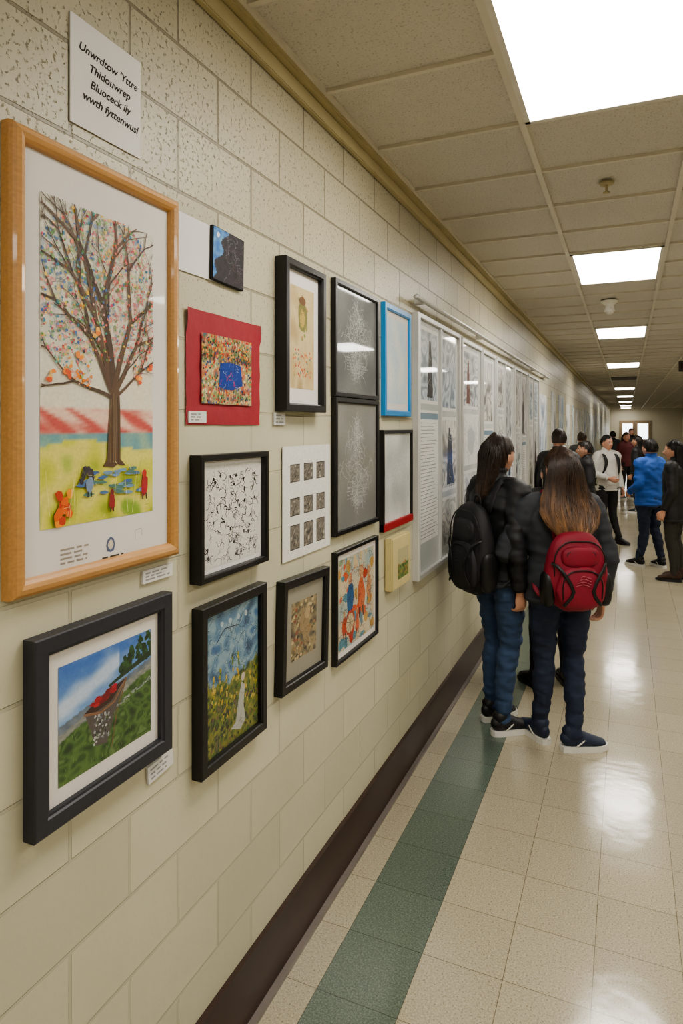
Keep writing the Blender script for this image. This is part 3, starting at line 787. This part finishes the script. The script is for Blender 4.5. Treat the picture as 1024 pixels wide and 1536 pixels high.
case(6.42,7.3,0.95,2.33,2,33)
case(7.36,8.3,0.95,2.33,2,41)
bm=bmesh.new()
tube(bm,[(0.05,3.16,2.405),(0.05,9.2,2.405)],[(0.012,0.016)]*2,ref=(1,0,0),sub=1,seg=12)
for y in (3.3,4.8,6.3,7.8,9.0): bbox(bm,0,0.05,y-0.012,y+0.012,2.39,2.42)
bm_obj('picture_rail_tube',bm,[M_alu])
def art_big(seed,base):
    def f(A):
        w,h=A.w,A.h
        A.grid(0,0,w,h,10,12,lambda u,v:pal([base,(210,210,206),mixc(base,(60,70,90),0.5)],u,v,3,seed))
        for k in range(30): scrib(A,w*R.random(),h*R.random(),0.05,(90,96,110),4,0.006)
        textlines(A,w*.1,h*.05,w*.9,h*.25,5)
    return f
cols=[(150,170,190),(190,186,176),(90,130,180),(206,204,196),(120,140,150),(190,190,186)]
y=8.5
for k in range(20):
    w=R.uniform(0.55,0.95); z1=R.uniform(2.1,2.3); 
    sheet('hallway_poster',y,y+w,z1-R.uniform(0.7,1.2),z1,art_big(k,cols[k%6])); y+=w+R.uniform(0.15,0.6)
y=9
for k in range(14):
    w=R.uniform(0.5,1.0)
    e=on_wall('notice_poster',XR-0.001,y+w/2,1.6,0,True); quad('paper',-w/2,-0.4,w/2,0.4,0.002,M_paper,e)
    A=Art(w,0.8); art_big(k+50,cols[(k*5)%6])(A); A.build('print',e,-w/2,-0.4,0.003,PAINT); y+=w+R.uniform(0.6,1.5)

# ---------------------------------------------------------------- people
M_skin=mk('skin',(200,150,126),0.5,var=0.05,vscale=20)
M_eye=mk('eye_white',(226,222,216),0.3,var=0.0); M_iris=mk('iris',(46,32,26),0.3); M_lip=mk('lips',(166,96,88),0.5)
M_hair=attr_mat('hair',0.42,0.0,0.2,60,0.5)
M_white=mk('shoe_sole_white',(214,212,206),0.5)
M_zip=mk('zip_black',(20,20,22),0.4)
def fabric(name,c,rough=0.75,bump=0.25,bs=300,var=0.1): return mk(name,c,rough,var=var,vscale=12,bump=bump,bscale=bs)

def setcol(o,fn):
    me=o.data; ca=me.color_attributes.new('Col','FLOAT_COLOR','POINT')
    for i,v in enumerate(me.vertices): ca.data[i].color=lin(fn(v.co))

def headmesh(parent,H,yaw,tilt,detail=True):
    hc=Vector((0,0.012,H-0.122))
    bm=bmesh.new()
    def fn(q):
        x,y,z=q
        if z<0:
            k=(-z)
            x*=1-0.34*k**1.6
            if y<0: y*=1-0.45*k**1.3
            else: y*=1-0.10*k**2
        x*=1-0.10*max(0,y)*1.0
        if y>0:
            g=lambda cx,cz,s:math.exp(-(((q.x-cx)**2+(q.z-cz)**2)/s))
            y+=0.27*math.exp(-((q.x/0.13)**2+((q.z+0.20)/0.13)**2)) + 0.13*math.exp(-((q.x/0.10)**2+((q.z+0.02)/0.16)**2))
            y-=0.10*(g(0.36,0.02,0.03)+g(-0.36,0.02,0.03))
            y+=0.06*math.exp(-((q.x/0.25)**2+((q.z+0.50)/0.09)**2))
            y+=0.08*math.exp(-((q.x/0.28)**2+((q.z+0.82)/0.14)**2))
            y+=0.03*math.exp(-((q.z-0.22)/0.1)**2)
        return Vector((x,y,z))
    ellipsoid(bm,(0,0,0),(0.074,0.094,0.118),0,44,34,fn)
    for s in (-1,1):
        ellipsoid(bm,(s*0.027,0.079,0.003),(0.0125,0.010,0.008),1,12,8)
        ellipsoid(bm,(s*0.027,0.0865,0.003),(0.0055,0.0035,0.0055),2,10,6)
        tube(bm,[(s*0.013,0.091,0.020),(s*0.028,0.090,0.025),(s*0.042,0.080,0.020)],[0.0028,0.0032,0.0018],ref=(0,1,0),seg=6,mi=2)
        ellipsoid(bm,(s*0.075,-0.006,-0.008),(0.010,0.019,0.031),0,12,10)
    tube(bm,[(-0.022,0.083,-0.060),(0,0.093,-0.0585),(0.022,0.083,-0.060)],[(0.002,0.003),(0.004,0.0055),(0.002,0.003)],ref=(0,1,0),seg=8,mi=3)
    o=bm_obj('head',bm,[M_skin,M_eye,M_iris,M_lip],parent,True)
    o.location=hc; o.rotation_euler=(tilt,0,yaw)
    bm=bmesh.new(); tube(bm,[(0,-0.02,H-0.31),(0,-0.012,H-0.24),(0,0.0,H-0.15)],[(0.058,0.056),(0.05,0.052),(0.05,0.055)],ref=(0,1,0))
    bm_obj('neck',bm,[M_skin],parent,True)
    return hc

def hairmesh(parent,H,hc,yaw,tilt,style,c1,c2,N=300,levels=None):
    bm=bmesh.new()
    ns=N
    vs=ellipsoid(bm,(0,-0.010,0.010),(0.083,0.103,0.122),0,36,26,lambda q:q*(1+0.03*noise.noise(q*5+Vector((3,1,2)))))
    dl=[]
    for v in vs:
        x,y,z=v.co.x/0.083,(v.co.y+0.01)/0.103,(v.co.z-0.01)/0.122
        if (y>0.30 and z<0.50-0.25*abs(x)) or (y>-0.05 and z<-0.1) or (style=='short' and z<-0.45) or z<-0.8: dl.append(v)
    bmesh.ops.delete(bm,geom=dl,context='VERTS')
    for i in range(int(ns*0.7)):
        a=R.uniform(-2.2,2.2); st=R.uniform(0.03,0.4)
        pts=[]
        end=R.uniform(1.5,2.0) if style!='short' else R.uniform(1.3,1.75)
        if abs(a)>1.5: end=min(end,1.45)
        for k in range(7):
            th=st+(end-st)*k/6
            pts.append((0.084*1.01*math.sin(th)*math.sin(a),-0.010-0.104*math.sin(th)*math.cos(a),0.010+0.124*math.cos(th)))
        tube(bm,pts,[0.0022]*6+[0.0008],ref=(0.1,0.2,1),seg=3,sub=1,cap=False)
    o=bm_obj('hair_cap',bm,[M_hair],parent,True); o.location=hc; o.rotation_euler=(tilt,0,yaw)
    setcol(o,lambda c:mixc(c1,c2,noise.noise(Vector((c.x*70,c.y*70,c.z*8)))*0.5+0.08))
    if style=='long':
        L=levels or [(0.03,0.05,-0.05),(0.10,0.083,-0.088),(0.20,0.088,-0.095),(0.28,0.10,-0.105),(0.36,0.105,-0.125),(0.42,0.08,-0.135),(0.47,0.03,-0.135)]
        bm=bmesh.new()
        tube(bm,[(0,y+0.048 if d<0.3 else y+0.03,H-d) for d,w,y in L],[(w*0.94,0.042 if d<0.3 else 0.026) for d,w,y in L],ref=(0,1,0),seg=18)
        for i in range(ns):
            a=R.uniform(-1.55,1.55); n=len(L)
            cut=R.uniform(0.78,1.04); pts=[]; rad=[]
            ph=R.uniform(0,9); wv=R.uniform(0.002,0.007)
            for k in range(15):
                t=k/14*cut*(n-1); j=min(n-2,int(t)); f=t-j
                d=L[j][0]+(L[j+1][0]-L[j][0])*f; w=L[j][1]+(L[j+1][1]-L[j][1])*f; yb=L[j][2]+(L[j+1][2]-L[j][2])*f
                y0=yb+ (0.05 if d<0.3 else 0.032)
                ww=w*(1.03+0.05*math.sin(ph+k*0.9))
                pts.append((ww*math.sin(a)+wv*math.sin(ph+k*0.8)*min(1,k/6),y0+(yb-y0)*math.cos(a)*1.10+0.5*wv*math.cos(ph+k),H-d)); rad.append(0.0034 if k<12 else 0.0014)
            tube(bm,pts,rad,ref=(0.1,1,0.1),seg=3,sub=1,cap=False)
        o=bm_obj('long_hair',bm,[M_hair],parent,True)
        zt=H-0.20; zb=H-L[-1][0]
        setcol(o,lambda c:mixc(mixc(c1,c2,(zt-c.z)/(zt-zb)+0.12+0.5*noise.noise(Vector((c.x*50,c.y*30,c.z*4+7)))),(c1[0]*0.6,c1[1]*0.6,c1[2]*0.6),0.9*(noise.noise(Vector((c.x*80,c.y*40,c.z*3)))+0.15)))

def handmesh(name,parent,wrist,d,pn,side):
    d=Vector(d).normalized(); pn=Vector(pn); pn=(pn-d*pn.dot(d)).normalized(); ac=d.cross(pn).normalized()*side
    w=Vector(wrist)
    bm=bmesh.new()
    P=lambda a,b,c: tuple(w+ac*a+d*b+pn*c)
    tube(bm,[P(0,-0.05,0),P(0,0,0),P(0.002,0.03,0),P(0.003,0.065,0.001),P(0.002,0.086,0.003)],[(0.025,0.02),(0.024,0.017),(0.036,0.016),(0.039,0.014),(0.036,0.010)],ref=tuple(pn),seg=14)
    for i,(off,l,cv) in enumerate(((0.029,0.066,0.45),(0.010,0.075,0.55),(-0.009,0.069,0.6),(-0.027,0.054,0.7))):
        b=0.078
        q=[P(off,b,0.002)]; ang=0.15; x,y=b,0.002
        for sl in (0.42,0.32,0.26):
            ang+=cv*0.8; x+=math.cos(ang)*l*sl; y+=math.sin(ang)*l*sl; q.append(P(off*1.03,x,y))
        tube(bm,q,[0.0090,0.0085,0.0078,0.0062],ref=tuple(ac),seg=8,sub=3)
    tube(bm,[P(0.020,0.018,0.004),P(0.043,0.042,0.014),P(0.050,0.064,0.022),P(0.048,0.084,0.028)],[0.013,0.0115,0.0095,0.007],ref=tuple(pn),seg=8)
    me=remeshed(bm,0.0035,1)
    return obj(name,me,[M_skin],parent,True)

def shoe(name,parent,ank,dr,col,sole):
    d=Vector((dr[0],dr[1],0)).normalized(); s=Vector((d.y,-d.x,0)); a=Vector((ank[0],ank[1],0)); zb=ank[2]-0.085
    P=lambda f,z,l=0: tuple(a+d*f+s*l+Vector((0,0,z+zb)))
    bm=bmesh.new()
    tube(bm,[P(-0.055,0.05),P(-0.03,0.062),P(0.02,0.062),P(0.07,0.052),P(0.12,0.042),P(0.165,0.034)],[(0.026,0.036),(0.034,0.047),(0.038,0.047),(0.043,0.036),(0.044,0.026),(0.03,0.018)],ref=(0,0,1),seg=16)
    tube(bm,[P(-0.01,0.06),P(-0.018,0.115)],[(0.036,0.044),(0.042,0.048)],ref=tuple(d),sub=1,seg=16)
    for v in bm.verts:
        if v.co.z<zb+0.014: v.co.z=zb+0.014
    out=[(-0.078,0.0),(-0.070,0.028),(-0.03,0.041),(0.02,0.042),(0.07,0.049),(0.13,0.050),(0.175,0.037),(0.198,0.0)]
    ring=[(f,l) for f,l in out]+[(f,-l) for f,l in out[-2:0:-1]]
    lo=[bm.verts.new(P(f,0.0 if f<0.15 else 0.005,l)) for f,l in ring]; hi=[bm.verts.new(P(f*0.98,0.030,l*0.95)) for f,l in ring]
    n=len(ring); F=[bm.faces.new(lo[::-1]),bm.faces.new(hi)]
    for k in range(n): F.append(bm.faces.new((lo[k],lo[(k+1)%n],hi[(k+1)%n],hi[k])))
    for f in F: f.material_index=1
    for k in range(4):
        f=0.035+0.024*k; z=0.100-0.012*k
        tube(bm,[P(f,z-0.004,-0.02),P(f+.004,z,0),P(f,z-0.004,0.02)],[0.0035]*3,ref=(0,0,1),seg=6,sub=1,mi=1)
    for sd in (-1,1):
        tube(bm,[P(0.0,0.035,sd*0.040),P(0.03,0.055,sd*0.040),P(0.055,0.070,sd*0.032)],[0.004]*3,ref=(0,0,1),seg=6,mi=1)
    return bm_obj(name,bm,[col,sole],parent)

def backpack(parent,z0,z1,w,depth,yb,cm,cz,tops):
    e=bmesh.new(); h=z1-z0; c=(0,yb-depth*0.45,(z0+z1)/2)
    def soft(q): 
        k=1+0.05*noise.noise(q*2.2+Vector((4,2,1)))
        return Vector((q.x*(1-0.16*max(0,q.z))*k,q.y*(1.0-0.25*max(0,q.z))*k,q.z*k))
    superbox(e,c,(w/2,depth/2,h/2),2.8,12,0,soft)
    superbox(e,(0,c[1]-depth*0.42,z0+h*0.32),(w*0.39,depth*0.26,h*0.27),2.8,9,0,soft)
    superbox(e,(0,c[1]-depth*0.40,z0+h*0.70),(w*0.30,depth*0.16,h*0.13),3,6,0)
    for s in (-1,1):
        superbox(e,(s*w*0.46,c[1],z0+h*0.28),(w*0.10,depth*0.36,h*0.22),3,5,1)
        tube(e,[(s*w*0.44,c[1]-depth*.3,z0+h*0.62),(s*w*0.33,c[1]-depth*0.60,z0+h*0.55),(s*w*0.16,c[1]-depth*0.70,z0+h*0.30),(s*w*0.30,c[1]-depth*0.62,z0+h*0.12)],[(0.009,0.003)]*4,seg=8,mi=1)
    def arc(wd,zb,zt,yy,r=0.0035,mi=1):
        tube(e,[(-wd,yy,zb),(-wd,yy-0.004,zb+(zt-zb)*0.6),(-wd*0.6,yy-0.002,zt-0.01),(0,yy,zt),(wd*0.6,yy-0.002,zt-0.01),(wd,yy-0.004,zb+(zt-zb)*0.6),(wd,yy,zb)],[r]*7,ref=(0,1,0),seg=6,mi=mi)
    arc(w*0.40,z0+h*0.45,z1-0.045,c[1]-depth*0.36)
    arc(w*0.31,z0+h*0.2,z0+h*0.55,c[1]-depth*0.62)
    arc(w*0.22,z0+h*0.68,z0+h*0.80,c[1]-depth*0.50,0.003)
    for k in range(4):
        zz=z0+h*(0.36+0.035*k); tube(e,[(-w*0.13+.01*k,c[1]-depth*0.69,zz),(0,c[1]-depth*0.70,zz+0.01),(w*0.12,c[1]-depth*0.69,zz-0.004)],[0.0016]*3,ref=(0,1,0),seg=6,mi=2)
    tube(e,[(-0.03,yb-0.03,z1-0.02),(-0.02,yb-0.03,z1+0.03),(0.02,yb-0.03,z1+0.03),(0.03,yb-0.03,z1-0.02)],[(0.008,0.004)]*4,ref=(0,1,0),seg=8,mi=1)
    bm_obj('backpack',e,[cm,M_zip,cz],parent)
    e=bmesh.new(); sz,sx,fr=tops
    for s in (-1,1):
        tube(e,[(s*0.07,yb-0.01,z1-0.05),(s*0.085,yb*0.6,sz+0.010),(s*sx,0.0,sz+0.022),(s*(sx+.005),fr*0.85,sz-0.05),(s*(sx+.01),fr+0.012,sz-0.16),(s*(sx+0.04),fr*0.7,sz-0.30),(s*0.17,yb*0.6,z0+0.09),(s*w*0.4,yb-0.02,z0+0.06)],[(0.028,0.006)]*5+[(0.014,0.004)]*3,ref=(0,1,0),seg=10,mi=0)
    bm_obj('backpack_straps',e,[cm],parent)

def person(name,loc,face,H=1.65,coat=None,pants=None,shoes=None,sole=None,style='long',hair=((50,34,26),(90,64,44)),
           pose=None,hem=0.80,wide=1.0,pack=None,yaw=0,tilt=0,voxel=0.012,fold=0.006,levels=None,N=150,collar=True,belly=0.0):
    s=H/1.65
    ang=math.atan2(-face[0],face[1])
    e=empty(name,(loc[0],loc[1],0),(0,0,ang))
    P=dict(shL=(-0.165,0,1.345),shR=(0.165,0,1.345),elL=(-0.225,-0.03,1.07),elR=(0.225,-0.03,1.07),wrL=(-0.225,0.06,0.84),wrR=(0.225,0.06,0.84),
           hpL=(-0.085,0,0.88),hpR=(0.085,0,0.88),knL=(-0.09,0.02,0.47),knR=(0.09,0.02,0.47),anL=(-0.09,-0.02,0.085),anR=(0.09,-0.02,0.085),
           toL=(-0.2,1),toR=(0.2,1))
    if pose: P.update(pose)
    Q={k:(tuple(c*s for c in v) if len(v)==3 else v) for k,v in P.items()}
    for k in('anL','anR'): Q[k]=(Q[k][0],Q[k][1],P[k][2])
    bm=bmesh.new()
    tube(bm,[(0,-0.01,0.80*s),(0,-0.01,0.87*s),(0,0,0.96*s),(0,0,1.04*s)],[(0.12,0.10),(0.168,0.122),(0.16,0.115),(0.14,0.10)],ref=(0,1,0),seg=20)
    for S in 'LR':
        h,k,a=Vector(Q['hp'+S]),Vector(Q['kn'+S]),Vector(Q['an'+S])
        m1=h.lerp(k,0.35)+Vector((0,0.008,0)); m2=k.lerp(a,0.3)+Vector((0,-0.016,0)); m3=k.lerp(a,0.7)+Vector((0,-0.008,0))
        tube(bm,[h+Vector((0,0,0.04)),h,m1,h.lerp(k,0.72),k,m2,m3,a+Vector((0,0,0.03)),a+Vector((0,0,-0.005))],[(0.085,0.10),(0.09,0.105),(0.083,0.092),(0.068,0.075),(0.058,0.063),(0.056,0.064),(0.046,0.051),(0.043,0.047),(0.045,0.050)],ref=(0,1,0),seg=18)
    me=remeshed(bm,voxel*0.85,2); folds(me,fold*0.8,9,24,3)
    obj('trousers',me,[pants],e,True)
    bm=bmesh.new()
    T=[(hem,0.172*wide,0.130,-0.005),(hem+0.05,0.176*wide,0.136,-0.005),(0.95,0.168*wide,0.128+belly,belly*0.5),(1.05,0.160*wide,0.120+belly,belly*0.5),(1.16,0.172*wide,0.125,0.0),(1.26,0.180*wide,0.124,-0.004),(1.33,0.165*wide,0.105,-0.010),(1.375,0.105,0.082,-0.014),(1.42,0.068,0.064,-0.014)]
    if collar: T.append((1.455,0.066,0.066,-0.012))
    tube(bm,[(0,y,z*s) for z,rx,ry,y in T],[(rx,ry) for z,rx,ry,y in T],ref=(0,1,0),seg=24,rnd=0.1)
    for S in 'LR':
        a,b,c=Vector(Q['sh'+S]),Vector(Q['el'+S]),Vector(Q['wr'+S])
        inn=Vector((a.x*0.45,a.y,a.z+0.012))
        tube(bm,[inn,a+Vector((0,0,-0.012)),a.lerp(b,0.3),a.lerp(b,0.7),b,b.lerp(c,0.4),c+(b-c)*0.06],[(0.06,0.055),(0.068*wide,0.072),(0.060*wide,0.066),(0.053*wide,0.058),(0.052*wide,0.055),(0.047*wide,0.049),(0.040,0.042)],ref=(0,1,0.05),seg=16,rnd=0.25)
    me=remeshed(bm,voxel,2); folds(me,fold,6,17,5)
    obj('jacket',me,[coat],e,True)
    bm=bmesh.new()
    tube(bm,[(0,-0.005,(hem+0.002)*s),(0,-0.005,(hem+0.028)*s)],[(0.174*wide,0.132),(0.179*wide,0.139)],ref=(0,1,0),sub=1,seg=24,rnd=0.05)
    for S in 'LR':
        b,c=Vector(Q['el'+S]),Vector(Q['wr'+S]); t=(c-b).normalized()
        tube(bm,[c-t*0.035,c+t*0.002],[(0.041,0.043),(0.038,0.040)],ref=(0,1,0.05),sub=1,seg=14,rnd=0.05)
    bm_obj('jacket_trim',bm,[coat],e,True)
    for S,sd,nm in (('L',-1,'left'),('R',1,'right')):
        b,c=Vector(Q['el'+S]),Vector(Q['wr'+S]); t=(c-b).normalized()
        handmesh('hand_'+nm,e,c+t*0.018,t,(-sd,0.0,0.05),sd)
        shoe('shoe_'+nm,e,Q['an'+S],Q['to'+S],shoes,sole or M_white)
    hc=headmesh(e,H-0.008,yaw,tilt)
    hairmesh(e,H,hc,yaw,tilt,style,hair[0],hair[1],N,levels)
    if pack:
        backpack(e,pack['z0'],pack['z1'],pack['w'],pack['d'],pack.get('yb',-0.115),pack['m'],pack['logo'],(1.365*s,0.10,0.125))
    return e

F_=Vector((-0.400,0.916)); R_=Vector((0.916,0.400))
def dirn(r,f): v=R_*r+F_*f; return (v.x,v.y)
charcoal=fabric('jacket_charcoal',(52,55,62)); blackc=fabric('jacket_black',(28,29,32),0.5); jeansd=fabric('jeans_dark',(38,48,70),0.85,0.3,400)
jeansb=fabric('jeans_blue',(56,76,108),0.85,0.3,400,0.2); blk=fabric('trousers_black',(22,22,24)); maroon=fabric('pack_maroon',(132,18,44),0.6); packb=fabric('pack_black',(30,30,33),0.6)
sh_b=mk('shoe_black',(28,28,31),0.5); sh_n=mk('shoe_navy',(34,44,66),0.6); logo=mk('logo_pale',(170,90,104),0.6); logog=mk('logo_grey',(46,46,48),0.6)

person('woman_with_red_backpack',(0.685,3.79),dirn(-0.05,1),1.64,charcoal,jeansd,sh_n,M_white,'long',((54,36,26),(158,114,70)),
  pose=dict(shL=(-0.17,0,1.33),shR=(0.17,0,1.33),elL=(-0.310,0.02,1.07),elR=(0.250,-0.03,1.05),wrL=(-0.21,0.20,0.98),wrR=(0.250,0.03,0.80),
            knL=(-0.085,0.03,0.47),knR=(0.075,0.02,0.47),anL=(-0.10,0.06,0.085),anR=(0.045,-0.07,0.085),toL=(-0.25,0.9),toR=(0.85,0.05)),
  hem=0.80,wide=1.14,pack=dict(z0=0.79,z1=1.205,w=0.325,d=0.15,m=maroon,logo=logo,yb=-0.13),voxel=0.009,fold=0.012,N=620,yaw=0.15,
  levels=[(0.02,0.03,-0.05),(0.06,0.070,-0.085),(0.12,0.090,-0.105),(0.20,0.102,-0.108),(0.27,0.130,-0.118),(0.34,0.155,-0.150),(0.41,0.130,-0.185),(0.46,0.085,-0.205),(0.51,0.03,-0.215)])
person('woman_in_black_coat',(0.33,3.86),dirn(0.90,0.44),1.71,blackc,jeansb,sh_b,M_white,'long',((44,32,25),(76,56,44)),
  pose=dict(elL=(-0.22,0.0,1.07),elR=(0.215,-0.06,1.06),wrL=(-0.20,0.14,0.92),wrR=(0.20,-0.02,0.815),anL=(-0.09,0.03,0.085),anR=(0.08,-0.03,0.085),knL=(-0.085,0.05,0.47),knR=(0.08,0.02,0.47),toL=(-0.05,1),toR=(0.15,1)),
  hem=0.82,wide=1.12,pack=dict(z0=0.80,z1=1.32,w=0.32,d=0.145,m=packb,logo=logog,yb=-0.12),voxel=0.009,fold=0.013,N=360,yaw=0.1,
  levels=[(0.02,0.03,-0.05),(0.06,0.070,-0.085),(0.12,0.088,-0.105),(0.20,0.080,-0.110),(0.27,0.065,-0.125),(0.33,0.050,-0.14),(0.38,0.02,-0.145)])
person('person_in_dark_clothes',(0.56,4.66),dirn(-0.1,1),1.56,blk,blk,sh_b,sh_b,'long',((30,22,18),(50,36,28)),
  pose=dict(anL=(-0.15,-0.05,0.085),knL=(-0.12,0.0,0.45),wrL=(-0.18,0.15,0.9),wrR=(0.18,0.15,0.9)),wide=0.95)
blue=fabric('jacket_blue',(36,90,176),0.6); whitec=fabric('shirt_white',(200,197,192)); greyc=fabric('jacket_grey',(90,90,92)); red_=fabric('jacket_red',(96,40,42)); tan=fabric('coat_tan',(120,100,80))
person('person_in_blue_jacket',(1.287,9.03),dirn(-0.35,0.9),1.60,blue,fabric('jeans_navy',(34,44,66)),sh_b,M_white,'short',((24,20,19),(44,34,30)),
  pose=dict(anL=(-0.11,0.08,0.085),anR=(0.10,-0.08,0.085),wrL=(-0.14,0.2,0.95),wrR=(0.19,0.14,0.9)),wide=1.25,fold=0.014)
person('person_in_long_black_coat',(1.52,8.36),dirn(-0.7,0.6),1.60,blackc,fabric('trousers_olive',(52,50,44)),fabric('shoe_brown',(66,44,34)),sh_b,'long',((22,18,17),(36,28,24)),hem=0.70,wide=1.2)
person('man_in_white_shirt',(0.74,10.6),dirn(0.25,-0.95),1.63,whitec,blk,sh_b,sh_b,'short',((30,24,22),(46,36,30)),
  pose=dict(wrR=(0.12,0.2,1.0),elR=(0.24,0.0,1.07),anL=(-0.14,0.1,0.085),anR=(0.12,-0.1,0.085)),pack=dict(z0=0.85,z1=1.3,w=0.32,d=0.16,m=packb,logo=logog),belly=0.02)
person('man_in_dark_jacket',(0.30,7.87),dirn(0.5,0.7),1.73,blackc,jeansd,sh_b,M_white,'short',((50,38,32),(80,60,46)),yaw=0.5)
crowd=[((0.50,9.5),(-0.9,0.2),1.56,packb,blk,'short'),((0.26,12.8),(0.4,0.8),1.66,greyc,jeansd,'short'),((1.0,17.4),(0.2,-1),1.62,red_,blk,'long'),((1.22,14.6),(-0.6,0.5),1.57,blackc,jeansd,'long'),
 ((1.15,24.0),(0.1,-1),1.7,blackc,blk,'short'),((0.65,20.1),(0.2,1),1.63,charcoal,blk,'short'),((2.1,13.2),(-1,0.2),1.62,charcoal,blk,'long')]
for loc,f,h,c,p,st in crowd:
    person('hallway_visitor',loc,dirn(*f),h,c,p,sh_b,M_white,st,R.choice([((30,22,18),(50,38,30)),((60,44,30),(90,66,46))]),voxel=0.017,N=60)

# ---------------------------------------------------------------- world, camera
w=D.worlds.new('World'); scene.world=w; w.use_nodes=True
w.node_tree.nodes['Background'].inputs[0].default_value=(0.9,0.87,0.8,1); w.node_tree.nodes['Background'].inputs[1].default_value=0.3
cam=D.cameras.new('Camera'); co=D.objects.new('Camera',cam); COL.objects.link(co)
cam.sensor_fit='VERTICAL'; cam.sensor_height=36; cam.lens=980/1536*36; cam.shift_y=-128/1536
cam.clip_start=0.05; cam.clip_end=200
co.location=(1.02,0,1.75); co.rotation_euler=(math.radians(90),0,math.atan(428/980))
scene.camera=co
scene.view_settings.view_transform='AgX'
try: scene.view_settings.look='AgX - Medium High Contrast'
except Exception: pass
scene.view_settings.exposure=0.42
